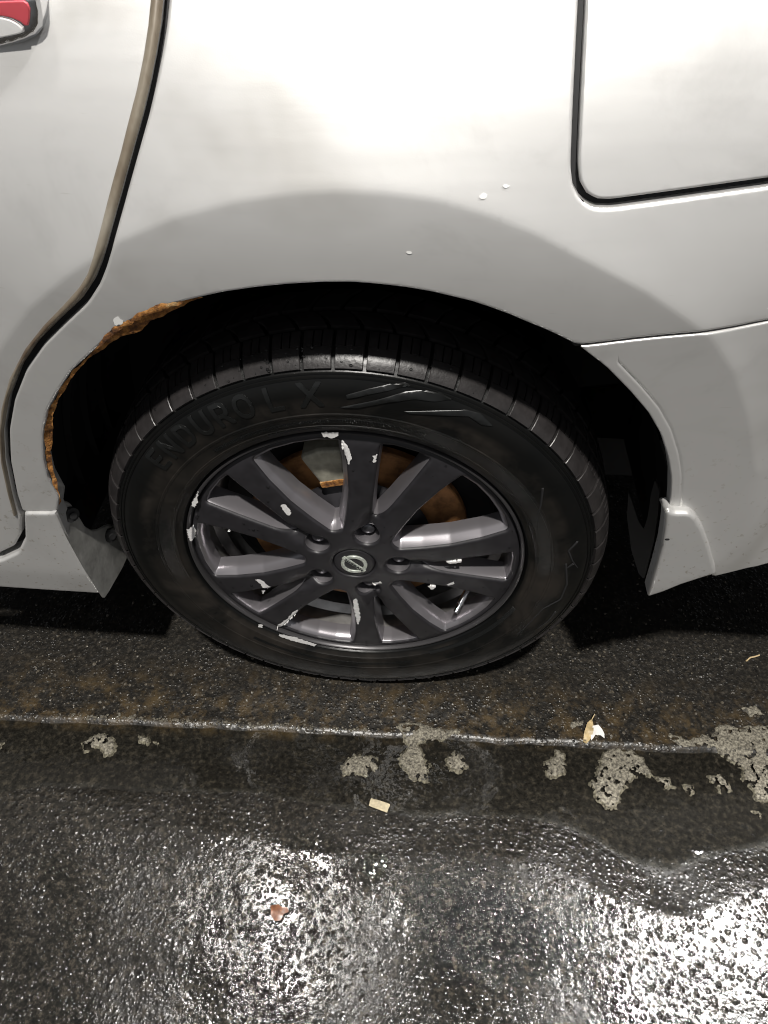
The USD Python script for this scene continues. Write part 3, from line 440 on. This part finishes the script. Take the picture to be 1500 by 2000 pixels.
pts, t, d, loops = region(Polygon(rp[:, [0, 2]]).buffer(0), .003, .008, (.0012,))
P = np.c_[pts[:, 0], pts[:, 0] * pl3[0] + pts[:, 1] * pl3[1] + pl3[2] + .002 * np.exp(-((d - .012) / .003) ** 2), pts[:, 1]]; V, F = skirt(P, loops, lambda q: q + [-.0025, .0025, 0])
obj("sill_return", (np.vstack([P, V]), np.vstack([t, F + len(P)])), DULL, sill, smooth=40)
for c in D["clips"]:
    m = trimesh.creation.cylinder(.0095, .006, sections=24); m2 = trimesh.creation.cylinder(.0045, .004, sections=16); m2.apply_translation((0, 0, .004)); m = join(m, m2)
    n = np.array([.80, -.55, .15]); n /= np.linalg.norm(n); m.apply_transform(trimesh.geometry.align_vectors([0, 0, 1], n)); m.apply_translation(np.array(c) + n * .003)
    obj("push_clip", m, BLACK, sill)
# rear mud guard
mp = Polygon([tuple(q) for q in D["mud_guard"]]).buffer(-.002).buffer(.002)
pts, t, d, loops = region(mp, .003, .008, (.001, .002, .0035, .005))
P = np.c_[pts[:, 0], body_y(pts[:, 0], pts[:, 1]) - .011 + fillet(d, .005), pts[:, 1]]
V, F = skirt(P, loops, lambda q: q + [0, .016, 0])
mg = obj("mud_guard", (np.vstack([P, V]), np.vstack([t, F + len(P)])), PAINT, car, smooth=50)
for hx, hz in D["guard_hole"]:
    m = trimesh.creation.icosphere(subdivisions=2, radius=.0022); m.apply_scale((1.2, .3, .8)); m.apply_translation((hx, float(body_y(hx, hz)) - .0165, hz)); obj("nick", m, GAP, mg)
gv = [np.array(D["guard_tab"])]
obj("guard_tab", tube(D["guard_tab"], .0024, 10), DULL, mg)
lf = Polygon([tuple(q) for q in D["guard_liner"]]).buffer(0); pts, t, d, loops = region(lf, .004, .01, (.002,))
P = np.c_[pts[:, 0], .012 + .25 * (.47 - pts[:, 0]) + 0 * d, pts[:, 1]]; V, F = skirt(P, loops, lambda q: q + [.002, .004, 0])
obj("guard_liner", (np.vstack([P, V]), np.vstack([t, F + len(P)])), BLACK, mg, smooth=40)

# wheel housing and underside
lin = lathe([(.445, -.004), (.43, .03), (.43, .12), (.43, .26), (.40, .30), (.18, .31), (.05, .31)], 90, .20, math.pi + .02, (.02, 0, .335))
lin = join(lin, lathe([(.382, .022), (.386, .10), (.386, .30)], 20, -.10, .24, (.02, 0, .335)))
obj("wheel_liner", lin, LINER, car, smooth=40)
rib = [lathe([(.428, y), (.420, y + .004), (.428, y + .008)], 90, .20, math.pi + .02, (.02, 0, .335)) for y in (.05, .11, .17, .23)]
obj("liner_rib", join(*rib), LINER, car, smooth=40)
obj("underbody", join(box(-1.05, .30, .22, 1.05, 1.72, .30), box(-1.05, .05, .27, -.40, .30, .33)), LINER, car, smooth=False)
# the sides go on above the frame: shoulder, window, roof
def strip(zs_y, x0, x1):
    p = np.array(zs_y); V = np.array([(x, y, z) for y, z in p for x in np.linspace(x0, x1, 9)]); F = []
    for i in range(len(p) - 1):
        for j in range(8): F += [(i * 9 + j, i * 9 + j + 1, (i + 1) * 9 + j + 1), (i * 9 + j, (i + 1) * 9 + j + 1, (i + 1) * 9 + j)]
    return V, np.array(F)
obj("window", strip([(.172, 1.066), (.20, 1.18), (.25, 1.33), (.31, 1.40)], -1.05, 1.05), GLASS, car, smooth=True)
obj("roof", strip([(.31, 1.402), (.34, 1.43), (.45, 1.455), (.9, 1.47), (1.35, 1.455), (1.46, 1.43), (1.49, 1.40), (1.55, 1.33), (1.72, 1.06), (1.80, .9), (1.82, .6), (1.78, .3)], -1.05, 1.05), PAINT, car, smooth=True)

sect = [(.02, .30), (-.015, .45), (-.015, .70), (.02, .86), (.172, 1.066), (.20, 1.18), (.31, 1.40), (.45, 1.45), (.9, 1.465), (1.35, 1.45), (1.49, 1.40), (1.72, 1.06), (1.82, .6), (1.78, .30)]
def end_wall(x): 
    t = trimesh.creation.extrude_polygon(Polygon(sect).buffer(-.012), .02, engine="earcut"); v = t.vertices; return np.c_[x + v[:, 2] - .01, v[:, 0], v[:, 1]], t.faces
obj("tail_panel", end_wall(1.04), PAINT, car, smooth=False); obj("front_light_stop", end_wall(-1.04), BLACK, car, smooth=False)  # the front wall is added to stop light; the car continues past it
# ------------------------------------------------------------------ door handle
hp = Polygon([tuple(q) for q in D["handle"]]).buffer(-.006).buffer(.006)
def slab(poly, y0, depth, r, h=.006, hb=.003):
    pts, t, d, loops = region(poly, hb, h, (r * .2, r * .5, r)); P = np.c_[pts[:, 0], y0 + fillet(d, r), pts[:, 1]]
    V, F = skirt(P, loops, lambda q: q * [1, 0, 1] + [0, y0 + depth, 0]); return np.vstack([P, V]), np.vstack([t, F + len(P)])
yb = D["handle_y"]
handle = obj("door_handle", slab(hp, yb - .012, .020, .006), CHROME, panels["rear_door"], smooth=60)
obj("painted_red_reflection", slab(Polygon([tuple(q) for q in D["handle_red"]]).buffer(-.002).buffer(.002), yb - .0138, .003, .001), RED, handle)  # red reflection in the chrome, put in as a coloured piece
obj("painted_white_reflection", slab(Polygon([tuple(q) for q in D["handle_white"]]).buffer(-.0015).buffer(.0015), yb - .0144, .003, .001), WHITE_REFL, handle)  # white curve of the same reflection, also a coloured piece
# ------------------------------------------------------------------ wheel: tyre
CZ = .33
def flat(V):            # the tyre stands on the ground
    V = np.array(V, float); V[:, 2] = np.maximum(V[:, 2], .0012); return V
TP = np.array([(.2160, .014), (.2192, .004), (.223, -.002), (.230, -.0055), (.2315, -.0075), (.235, -.0085), (.2355, -.0080), (.246, -.0105), (.2505, -.0115), (.2512, -.0122), (.2535, -.0126), (.2545, -.0119),
    (.262, -.0125), (.278, -.0120), (.288, -.0095), (.2945, -.0060), (.2950, -.0068), (.2966, -.0064), (.2970, -.0048), (.2985, -.0042), (.2990, -.0050), (.3004, -.0046), (.3010, -.0028), (.3055, .0015),
    (.3125, .0095), (.3175, .0195), (.3215, .034), (.3235, .050), (.3235, .165), (.3165, .20), (.30, .216), (.26, .222), (.22, .205)])
V, F = lathe(TP, 240); tyre = obj("tyre", (flat(V), F[:, ::-1]), TYRE, car, smooth=28)
def arc_block(profile_out, lift, a0, a1, n=5, skew=0.0, sipes=()):
    """A block of rubber: the profile (r, y), raised by lift, between two angles; sipes are thin slits cut from its inner end."""
    p = np.asarray(profile_out, float); m = len(p); nrm = np.gradient(p, axis=0); nrm = np.stack([-nrm[:, 1], nrm[:, 0]], 1); nrm /= np.linalg.norm(nrm, axis=1, keepdims=True)
    if nrm[:, 0].mean() < 0: nrm = -nrm
    top = p + nrm * lift; ch = .0006
    aa = np.array([a0, a0 + .0022, *np.linspace(a0, a1, n)[1:-1], a1 - .0022, a1]); k = len(aa)
    V = []
    for q, (A, base) in enumerate([(aa, False)]):
        for i, a in enumerate(A):
            dz = ch if i in (0, k - 1) else 0
            for j in range(m):
                e = ch if j in (0, m - 1) else 0
                r, y = top[j] - nrm[j] * (dz + e); s = a + skew * (j / (m - 1)) ** 1.5
                V.append((r * math.cos(s), y, CZ + r * math.sin(s)))
    F = []
    for i in range(k - 1):
        for j in range(m - 1): F += [(i * m + j, (i + 1) * m + j + 1, (i + 1) * m + j), (i * m + j, i * m + j + 1, (i + 1) * m + j + 1)]
    loop = [i * m for i in range(k)] + [(k - 1) * m + j for j in range(1, m)] + [i * m + m - 1 for i in range(k - 2, -1, -1)] + [j for j in range(m - 2, 0, -1)]
    nb = len(V)
    for q in loop:
        i, j = divmod(q, m); a = aa[i] + skew * (j / (m - 1)) ** 1.5; r, y = p[j] - nrm[j] * .001; V.append((r * math.cos(a), y, CZ + r * math.sin(a)))
    L = len(loop)
    for q in range(L): F += [(loop[q], nb + q, nb + (q + 1) % L), (loop[q], nb + (q + 1) % L, loop[(q + 1) % L])]
    return np.array(V), np.array(F)
SH = [(.3025, -.0012), (.3068, .0030), (.3118, .0088), (.3160, .0160), (.3195, .0255), (.3215, .0345)]
R2 = [(.3222, .0400), (.3230, .0470), (.3236, .0560), (.3238, .0640)]
R3 = [(.3238, .0720), (.3238, .09), (.3238, .1080)]
NB = 61; st = 2 * math.pi / NB; off = math.radians(92.3)
for k in range(NB):
    a0 = off + k * st; g = .0055
    # shoulder block in three lugs divided by two short slits at its inner end, one mesh
    f1, f2 = a0 + g + (st - 2 * g) * .36, a0 + g + (st - 2 * g) * .66
    V1, F1 = arc_block(SH[:4], .0042, a0 + g, a0 + st - g, 7)
    sl = .0020
    inner = [arc_block(SH[3:], .0042, u, w, 4) for u, w in ((a0 + g, f1 - sl), (f1 + sl, f2 - sl), (f2 + sl, a0 + st - g))]
    v, f = (lambda t: (np.array(t.vertices), np.array(t.faces)))(join((V1, F1), *inner))
    v = flat(v)
    obj("tread_block", (v, f), TREAD, tyre, smooth=35)
for k in range(NB):
    a0 = off + k * st + .02
    v, f = arc_block(R2, .0045, a0 + .007, a0 + st - .007, 4, skew=.05); obj("rib_block", (flat(v), f), TREAD, tyre, smooth=35)
for k in range(NB):
    a0 = off + k * st - .01
    v, f = arc_block(R3, .0045, a0 + .007, a0 + st - .007, 4, skew=-.06); obj("centre_block", (flat(v), f), TREAD, tyre, smooth=35)
def side_y(r): return np.interp(r, TP[:24, 0], TP[:24, 1])
def on_side(r, a, lift):
    return np.stack([r * np.cos(a), side_y(r) - lift, CZ + r * np.sin(a)], -1)
def letter(ch, r0, h, ang, width, lift=.0011):
    m = meshkit.text_mesh(ch, h, .001, bold=True); v = m.vertices; v[:, 0] -= (v[:, 0].min() + v[:, 0].max()) / 2
    v[:, 0] *= width / max(np.ptp(v[:, 0]), 1e-6)
    m = m.subdivide_to_size(.006); v = m.vertices
    r = r0 + v[:, 1]; a = ang - v[:, 0] / .279
    return on_side(r, a, np.where(v[:, 2] > .0005, lift, -.0008)), m.faces
for ch, an, w in (("E", 141, .017), ("N", 135.4, .020), ("D", 129.6, .020), ("U", 123.9, .020), ("R", 118.2, .020), ("O", 112.6, .022), ("L", 105.4, .017), ("X", 97.4, .026)):
    v, f = letter(ch, .2655, .026, math.radians(an), w); obj("raised_letter", (v, f), LETTER, tyre, smooth=30)
for p in D["swoosh"]:
    pts, t, d, loops = region(Polygon([tuple(q) for q in p]).buffer(0), .003, .005, (.0008,))
    r = np.hypot(pts[:, 0], pts[:, 1] - CZ); a = np.arctan2(pts[:, 1] - CZ, pts[:, 0])
    v = on_side(r, a, .0016 * np.minimum(d / .0012, 1) + .0002); obj("sidewall_swoosh", (v, t), LETTER, tyre, smooth=30)
for p in D["crack"]:
    q = np.asarray(resample(np.array(p), 30)); r = np.hypot(q[:, 0], q[:, 1] - CZ); a = np.arctan2(q[:, 1] - CZ, q[:, 0])
    obj("sidewall_crack", tube(on_side(r, a, -.0002), np.linspace(.0016, .0006, 30), 8), GAP, tyre, smooth=True)
TK = []
for r0, a0, a1, n in ((.2405, 70, 128, 150), (.2290, 78, 112, 90), (.2290, -62, -20, 110), (.2405, -130, -70, 130)):
    for a in np.radians(np.linspace(a0, a1, n)):
        w = .0004; c = on_side(np.array([r0, r0 + .0042, r0 + .0042, r0]), np.array([a - w / r0, a - w / r0, a + w / r0, a + w / r0]), .0009); b = on_side(np.array([r0, r0 + .0042, r0 + .0042, r0]), np.array([a - 2 * w / r0, a - 2 * w / r0, a + 2 * w / r0, a + 2 * w / r0]), -.0004)
        TK.append((np.vstack([c, b]), np.array([(0, 1, 2), (0, 2, 3), (0, 4, 1), (4, 5, 1), (1, 5, 2), (5, 6, 2), (2, 6, 3), (6, 7, 3), (3, 7, 0), (7, 4, 0)])))
obj("sidewall_ticks", join(*TK), LETTER, tyre, smooth=False, kind="stuff")
# ------------------------------------------------------------------ wheel: rim
def polar(pts): return [(r * math.cos(math.radians(a)), CZ + r * math.sin(math.radians(a))) for r, a in pts]
def face_y(x, z): r = np.hypot(x, z - CZ); return -.0075 + .0075 * np.minimum(r / .2, 1) ** 2 + .004 * np.clip((r - .2) / .012, 0, 1)
def rounded(pg, r): return pg.buffer(-r).buffer(r)
big, small = [], []
for k in range(5):
    c = 36 + 72 * k
    # big windows lean a little: one side is straighter than the other
    big.append(rounded(Polygon(polar([(.066, c - 7), (.064, c), (.066, c + 7), (.095, c + 13.5), (.130, c + 16.5), (.170, c + 16.6), (.2045, c + 15.6), (.2065, c + 8), (.2065, c), (.2065, c - 8), (.2045, c - 15.6), (.170, c - 16.6), (.130, c - 16.5), (.095, c - 13.5)])), .0055))
    c = 72 * k
    small.append(rounded(Polygon(polar([(.088, c - 2.2), (.088, c + 2.2), (.118, c + 5.6), (.160, c + 7.4), (.2035, c + 8.3), (.2055, c + 4), (.2055, c - 4), (.2035, c - 8.3), (.160, c - 7.4), (.118, c - 5.6)])), .0018))
lugs = [Point(.0575 * math.cos(math.radians(72 * k)), CZ + .0575 * math.sin(math.radians(72 * k))).buffer(.0158, 32) for k in range(5)]
cap_hole = Point(0, CZ).buffer(.0275, 48)
disc = Point(0, CZ).buffer(.2138, 128)
face = disc.difference(unary_union(big + small + lugs + [cap_hole]))
pts, t, d, loops = region(face, .0022, .0055, (.0008, .0020, .0038))
# the spoke backs dip between the lugs
scoop = np.zeros(len(pts))
for k in range(5):
    ca, sa = math.cos(math.radians(72 * k)), math.sin(math.radians(72 * k)); u = pts[:, 0] * ca + (pts[:, 1] - CZ) * sa; w = -pts[:, 0] * sa + (pts[:, 1] - CZ) * ca
    scoop += .009 * np.exp(-(w / .0085) ** 2) * np.clip((u - .060) / .015, 0, 1) * np.clip((.112 - u) / .02, 0, 1)
din = d.copy()
Pf = np.c_[pts[:, 0], face_y(pts[:, 0], pts[:, 1]) + fillet(d, .0038) + scoop, pts[:, 1]]
rim = obj("rim", (Pf, t), WHEEL, car, smooth=40)
def walls(P, loop, levels):
    a = P[loop]; p2 = a[:, [0, 2]]; n = -ring_normals(p2)       # holes run clockwise: this points into the hole
    c = p2.mean(0)
    if ((c - p2) * n).sum() < 0: n = -n
    rows = [a]
    for ins, dep in levels:
        q = p2 + n * ins; rows.append(np.c_[q[:, 0], face_y(p2[:, 0], p2[:, 1]) * .2 + dep, q[:, 1]])
    m = len(a); V = np.vstack(rows); i = np.arange(m); j = (i + 1) % m; F = []
    for k in range(len(rows) - 1): F += [np.stack([k * m + i, (k + 1) * m + i, (k + 1) * m + j], 1), np.stack([k * m + i, (k + 1) * m + j, k * m + j], 1)]
    return V, np.vstack(F)
def rad(loop): return np.hypot(pts[loop, 0], pts[loop, 1] - CZ)
for L in loops[1:]:
    rr = rad(L); c = pts[L].mean(0); rc = math.hypot(c[0], c[1] - CZ)
    if rc < .01: V, F = walls(Pf, L, [(.0004, .006), (.0006, .012)])
    elif rc < .08: V, F = walls(Pf, L, [(.0010, .004), (.0016, .026)])
    elif rr.min() > .08: V, F = walls(Pf, L, [(.0014, .006), (.0026, .014), (.0034, .030)])
    else: V, F = walls(Pf, L, [(.0022, .0062), (.0046, .0088), (.0066, .0130), (.0078, .0195), (.0082, .029)])
    obj("spoke_pocket" if rc > .08 else ("lug_well" if rc > .01 else "cap_seat"), (V, F), POCKET if rc > .01 else WHEEL, rim, smooth=42)
obj("rim_lip", lathe([(.2136, .0062), (.2138, .0036), (.2145, .0006), (.2160, -.0012), (.2178, -.0012), (.2188, .0002), (.2190, .004), (.2180, .012)], 240), LIPM, rim, smooth=40)
obj("barrel", lathe([(.2180, .012), (.2134, .012), (.206, .016), (.2025, .030), (.2010, .052), (.1935, .058), (.1905, .062), (.1895, .092), (.1935, .097), (.1965, .103), (.1965, .150), (.2010, .160), (.2080, .190), (.218, .205)], 180), BARREL, rim, smooth=30)
cp, ct, cd, cl = region(Point(0, CZ).buffer(.0268, 48), .002, .003, (.0006, .0014, .0022))
Pc = np.c_[cp[:, 0], -.0062 + fillet(cd, .0022) - .0012 * np.maximum(1 - (np.hypot(cp[:, 0], cp[:, 1] - CZ) / .0268) ** 2, 0), cp[:, 1]]; V, F = skirt(Pc, cl, lambda q: q + [0, .008, 0])
cap = obj("hub_cap", (np.vstack([Pc, V]), np.vstack([ct, F + len(Pc)])), WHEEL, rim, smooth=40)
ring = Point(0, CZ).buffer(.0172, 48).difference(Point(0, CZ).buffer(.0128, 48))
bar = shapely.affinity.rotate(shapely.box(-.0190, CZ - .0028, .0190, CZ + .0028), -44, origin=(0, CZ)); gap = shapely.affinity.rotate(shapely.box(-.03, CZ - .0038, .03, CZ + .0038), -44, origin=(0, CZ))
em = join(*[trimesh.Trimesh(*slab(g, -.0090, .0022, .0006, .002, .001), process=False) for g in [*ring.difference(gap).geoms, bar]])
obj("emblem", em, EMBLEM, rim, smooth=35)
tm = meshkit.text_mesh("NISSAN", .0034, .0004, bold=True); v = tm.vertices; v[:, 0] -= (v[:, 0].min() + v[:, 0].max()) / 2; v[:, 1] -= .0017; v[:, 0] *= .030 / np.ptp(v[:, 0])
ca, sa = math.cos(math.radians(-44)), math.sin(math.radians(-44)); tv = np.c_[v[:, 0] * ca - v[:, 1] * sa, -.00915 - v[:, 2], CZ + v[:, 0] * sa + v[:, 1] * ca]
obj("emblem_letters", (tv, tm.faces), GAP, rim, smooth=False)
for k in range(5):
    x, z = .0575 * math.cos(math.radians(72 * k)), CZ + .0575 * math.sin(math.radians(72 * k))
    c = [trimesh.creation.cylinder(.0100, .022, sections=6), trimesh.creation.cylinder(.0088, .004, sections=24), trimesh.creation.cylinder(.0125, .004, sections=24)]
    c[1].apply_translation((0, 0, .0125)); c[2].apply_translation((0, 0, -.009)); dome_ = trimesh.creation.icosphere(subdivisions=2, radius=.0088); dome_.apply_scale((1, 1, .45)); dome_.apply_translation((0, 0, .014))
    m = join(*c, dome_); m.apply_transform(trimesh.transformations.rotation_matrix(math.pi / 2, (1, 0, 0))); m.apply_translation((x, .022, z)); obj("lug_nut", m, NUT, rim, smooth=30)
obj("hub_back", lathe([(.0, .026), (.055, .026), (.075, .028), (.098, .046)], 80), WHEEL, rim, smooth=40)
va, vb = np.array(D["valve"]); ax = (vb - va)
vs = obj("valve_stem", tube([va - ax * .5, va, va + ax * .45, va + ax * .451, va + ax * .5, va + ax * .55, va + ax], [.0042, .0042, .0040, .0048, .0048, .0038, .0036], 14), CHROME, rim, smooth=35)
for k, p in enumerate(D["rim_chip"]):
    pg = rough([tuple(q) for q in p], .0010, .0021, 420, 40 + k); q, tt, dd, _ = region(pg, .0010, .0016)
    rr = np.hypot(q[:, 0], q[:, 1] - CZ); ds = shapely.distance(face.boundary, shapely.points(q)); inside = shapely.contains_xy(face, q[:, 0], q[:, 1])
    yy = np.where(rr > .2110, -.0034, face_y(q[:, 0], q[:, 1]) + np.where(inside, fillet(ds, .0038), .0) - .0009)
    obj("paint_chip", (np.c_[q[:, 0], yy, q[:, 1]], tt), CHIP, rim, smooth=False)
# beads of rain on the spokes and the tyre shoulder
DROP = mat("water_bead", {"f": ("fresnel", {"IOR": 1.5}), "t": ("transparent_bsdf", {"color": (.9, .9, .9)}), "gl": ("glossy_bsdf", {"roughness": .04}), "m": ("mix_closure", {})}, [("f.fac", "m.fac"), ("t.BSDF", "m.closure1"), ("gl.BSDF", "m.closure2")], surface="m.closure")
def beads(points, seed):
    r = np.random.default_rng(seed); ico = trimesh.creation.icosphere(subdivisions=1, radius=1.0); V, F = [], []
    for k, q in enumerate(points):
        s = .0006 + .0016 * r.random() ** 2; V.append(ico.vertices * s * [1, .7, 1] + q); F.append(ico.faces + 42 * k)
    return np.vstack(V), np.vstack(F)
rb = np.random.default_rng(11); cand = rb.permutation(np.nonzero(din > .004)[0])[:70]
obj("rain_beads", beads(Pf[cand], 1), DROP, rim, smooth=True, kind="stuff")
ab = np.radians(rb.normal(101, 17, 60)); rr_ = rb.uniform(.304, .317, 60); obj("rain_beads", beads(np.stack([rr_ * np.cos(ab), np.interp(rr_, [.3025, .3068, .3118, .3160, .3195], [-.0012, .0030, .0088, .0160, .0255]) - .0035, CZ + (rr_ + .0028) * np.sin(ab)], 1), 2), DROP, tyre, smooth=True, kind="stuff")
# ------------------------------------------------------------------ brake behind the wheel
obj("brake_disc", lathe([(.0, .044), (.078, .044), (.080, .046), (.080, .052), (.146, .052), (.1475, .054), (.1475, .064), (.146, .066), (.09, .066)], 120), DISCM, car, smooth=30)
obj("dust_shield", lathe([(.05, .074), (.155, .078), (.178, .082), (.183, .078)], 100), LINER, car, smooth=40)
cal = LineString(polar([(.132, 113), (.136, 103), (.134, 94)])).buffer(.030, cap_style=2)
CAL = plain("brake_caliper_iron", (.27, .26, .21), .55, .3, var=.35, vscale=60)
caliper = obj("brake_caliper", slab(rounded(cal, .006), .031, .055, .006, .006, .003), CAL, car, smooth=35)
obj("rust_streak", slab(shapely.affinity.translate(rounded(LineString(polar([(.112, 112), (.113, 96)])).buffer(.005, cap_style=2), .002), 0, 0), .0302, .003, .0008, .003, .002), RUST, caliper, smooth=35)
obj("axle_hub", lathe([(0, .10), (.06, .10), (.06, .3)], 40), LINER, car)
# ------------------------------------------------------------------ litter lying on the ground
def gz(x, y): return np.maximum(ground_z(np.asarray(x, float), np.asarray(y, float)), WATER_Z)
LEAF = plain("yellow_leaf", (.38, .29, .15), .5, var=.35, vscale=120)
PAPER = plain("wet_paper", (.62, .61, .59), .55, var=.12, vscale=120)
def scrap(outline, material, name, label, cat, curl=.004, lift=.0015, seed=1, parent=None, s=.0016):
    pts, t, d, loops = region(rough([tuple(q) for q in outline], .0014, .0008, 220, seed), .0014, .0025)
    c = pts.mean(0); e = pts - c; z = gz(pts[:, 0], pts[:, 1]).max() * 0 + gz([c[0]], [c[1]])[0] + lift + curl * (meshkit.fbm(np.c_[pts * 70, np.zeros(len(pts))], 2, seed) - .35)
    top = np.c_[pts, z]; V, F = skirt(top, loops, lambda q: q - [0, 0, .0005])
    return obj(name, (np.vstack([top, V]), np.vstack([t, F + len(top)])), material, parent, smooth=40, **({} if parent else dict(label=label, category=cat)))
leaf = scrap(D["leaf"], LEAF, "fallen_leaf", "curled yellow leaf beside a white scrap at the puddle edge", "leaf", .010, .003, 3)
lp = np.array(D["leaf_stem"]); obj("leaf_stem", tube(np.c_[lp, gz(lp[:, 0], lp[:, 1]) + [.004, .005, .009]], .0008, 8), LEAF, leaf)
scrap(D["paper"], PAPER, "paper_scrap", "torn white paper scrap lying against the yellow leaf", "paper", .005, .002, 8)
scrap(D["card"], plain("soaked_card", (.26, .22, .14), .6, var=.3, vscale=150), "card_scrap", "small beige rectangular scrap flat on the wet ground", "scrap", .001, .0022, 2)
scrap(D["brown_leaf"], plain("brown_leaf_tissue", (.12, .05, .025), .3, var=.4, vscale=200), "leaf_fragment", "small brown curled leaf fragment on the shiny wet ground", "leaf", .006, .004, 5)
tw = np.array(D["twig"]); obj("twig", tube(np.c_[tw, gz(tw[:, 0], tw[:, 1]) + .0025], .0013, 8), plain("twig_wood", (.42, .32, .18), .6), None, label="short pale twig on the ground right of the car wheel", category="twig")
# clear film scrap
FILM = mat("clear_film", {"t": ("transparent_bsdf", {"color": (.75, .76, .70)}), "gl": ("glossy_bsdf", {"roughness": .05}), "f": ("fresnel", {"IOR": 1.9}), "m": ("mix_closure", {})}, [("f.fac", "m.fac"), ("t.BSDF", "m.closure1"), ("gl.BSDF", "m.closure2")], surface="m.closure")
scrap(D["film"], FILM, "film_scrap", "crumpled clear plastic scrap on the wet ground below the card", "plastic scrap", .007, .003, 9)
# ------------------------------------------------------------------ the lamps whose light lies mirrored in the wet ground
LAMP = mat("lamp_lens_light", {"e": ("emission", {"color": (1.0, .97, .93), "strength": LAMP_E})}, [], surface="e.emission")
LAMP2 = mat("bright_lamp_lens_light", {"e": ("emission", {"color": (1.0, .98, .95), "strength": LAMP_E * 4.0})}, [], surface="e.emission")
STEEL = plain("galvanised_steel", (.35, .35, .35), .45, .8)
def street_lamp(hx, hy, hz, w, l, label, lens):
    lp = thing("street_lamp", (hx, 2.7, 0), label=label, category="street lamp")
    obj("post", tube([(0, 0, 0), (0, 0, .4), (0, 0, hz - .3)], [.07, .05, .04], 16), STEEL, lp, smooth=40)
    obj("arm", tube([(0, 0, hz - .35), (0, -.05, hz - .1), (0, -.4, hz + .06), (0, hy - 2.7 + l / 2, hz + .06)], .03, 12), STEEL, lp, smooth=40)
    obj("lamp_head", box(-w / 2 - .03, hy - 2.7 - l / 2 - .03, hz + .004, w / 2 + .03, hy - 2.7 + l / 2 + .03, hz + .07), STEEL, lp, smooth=False)
    obj("lamp_lens", box(-w / 2, hy - 2.7 - l / 2, hz - .004, w / 2, hy - 2.7 + l / 2, hz + .003), lens, lp, smooth=False)
street_lamp(-.70, .62, 4.5, .34, .26, "street lamp mirrored in the middle of the wet ground", LAMP)
street_lamp(2.25, .75, 4.5, .34, .26, "street lamp mirrored at the right of the wet ground", LAMP2)
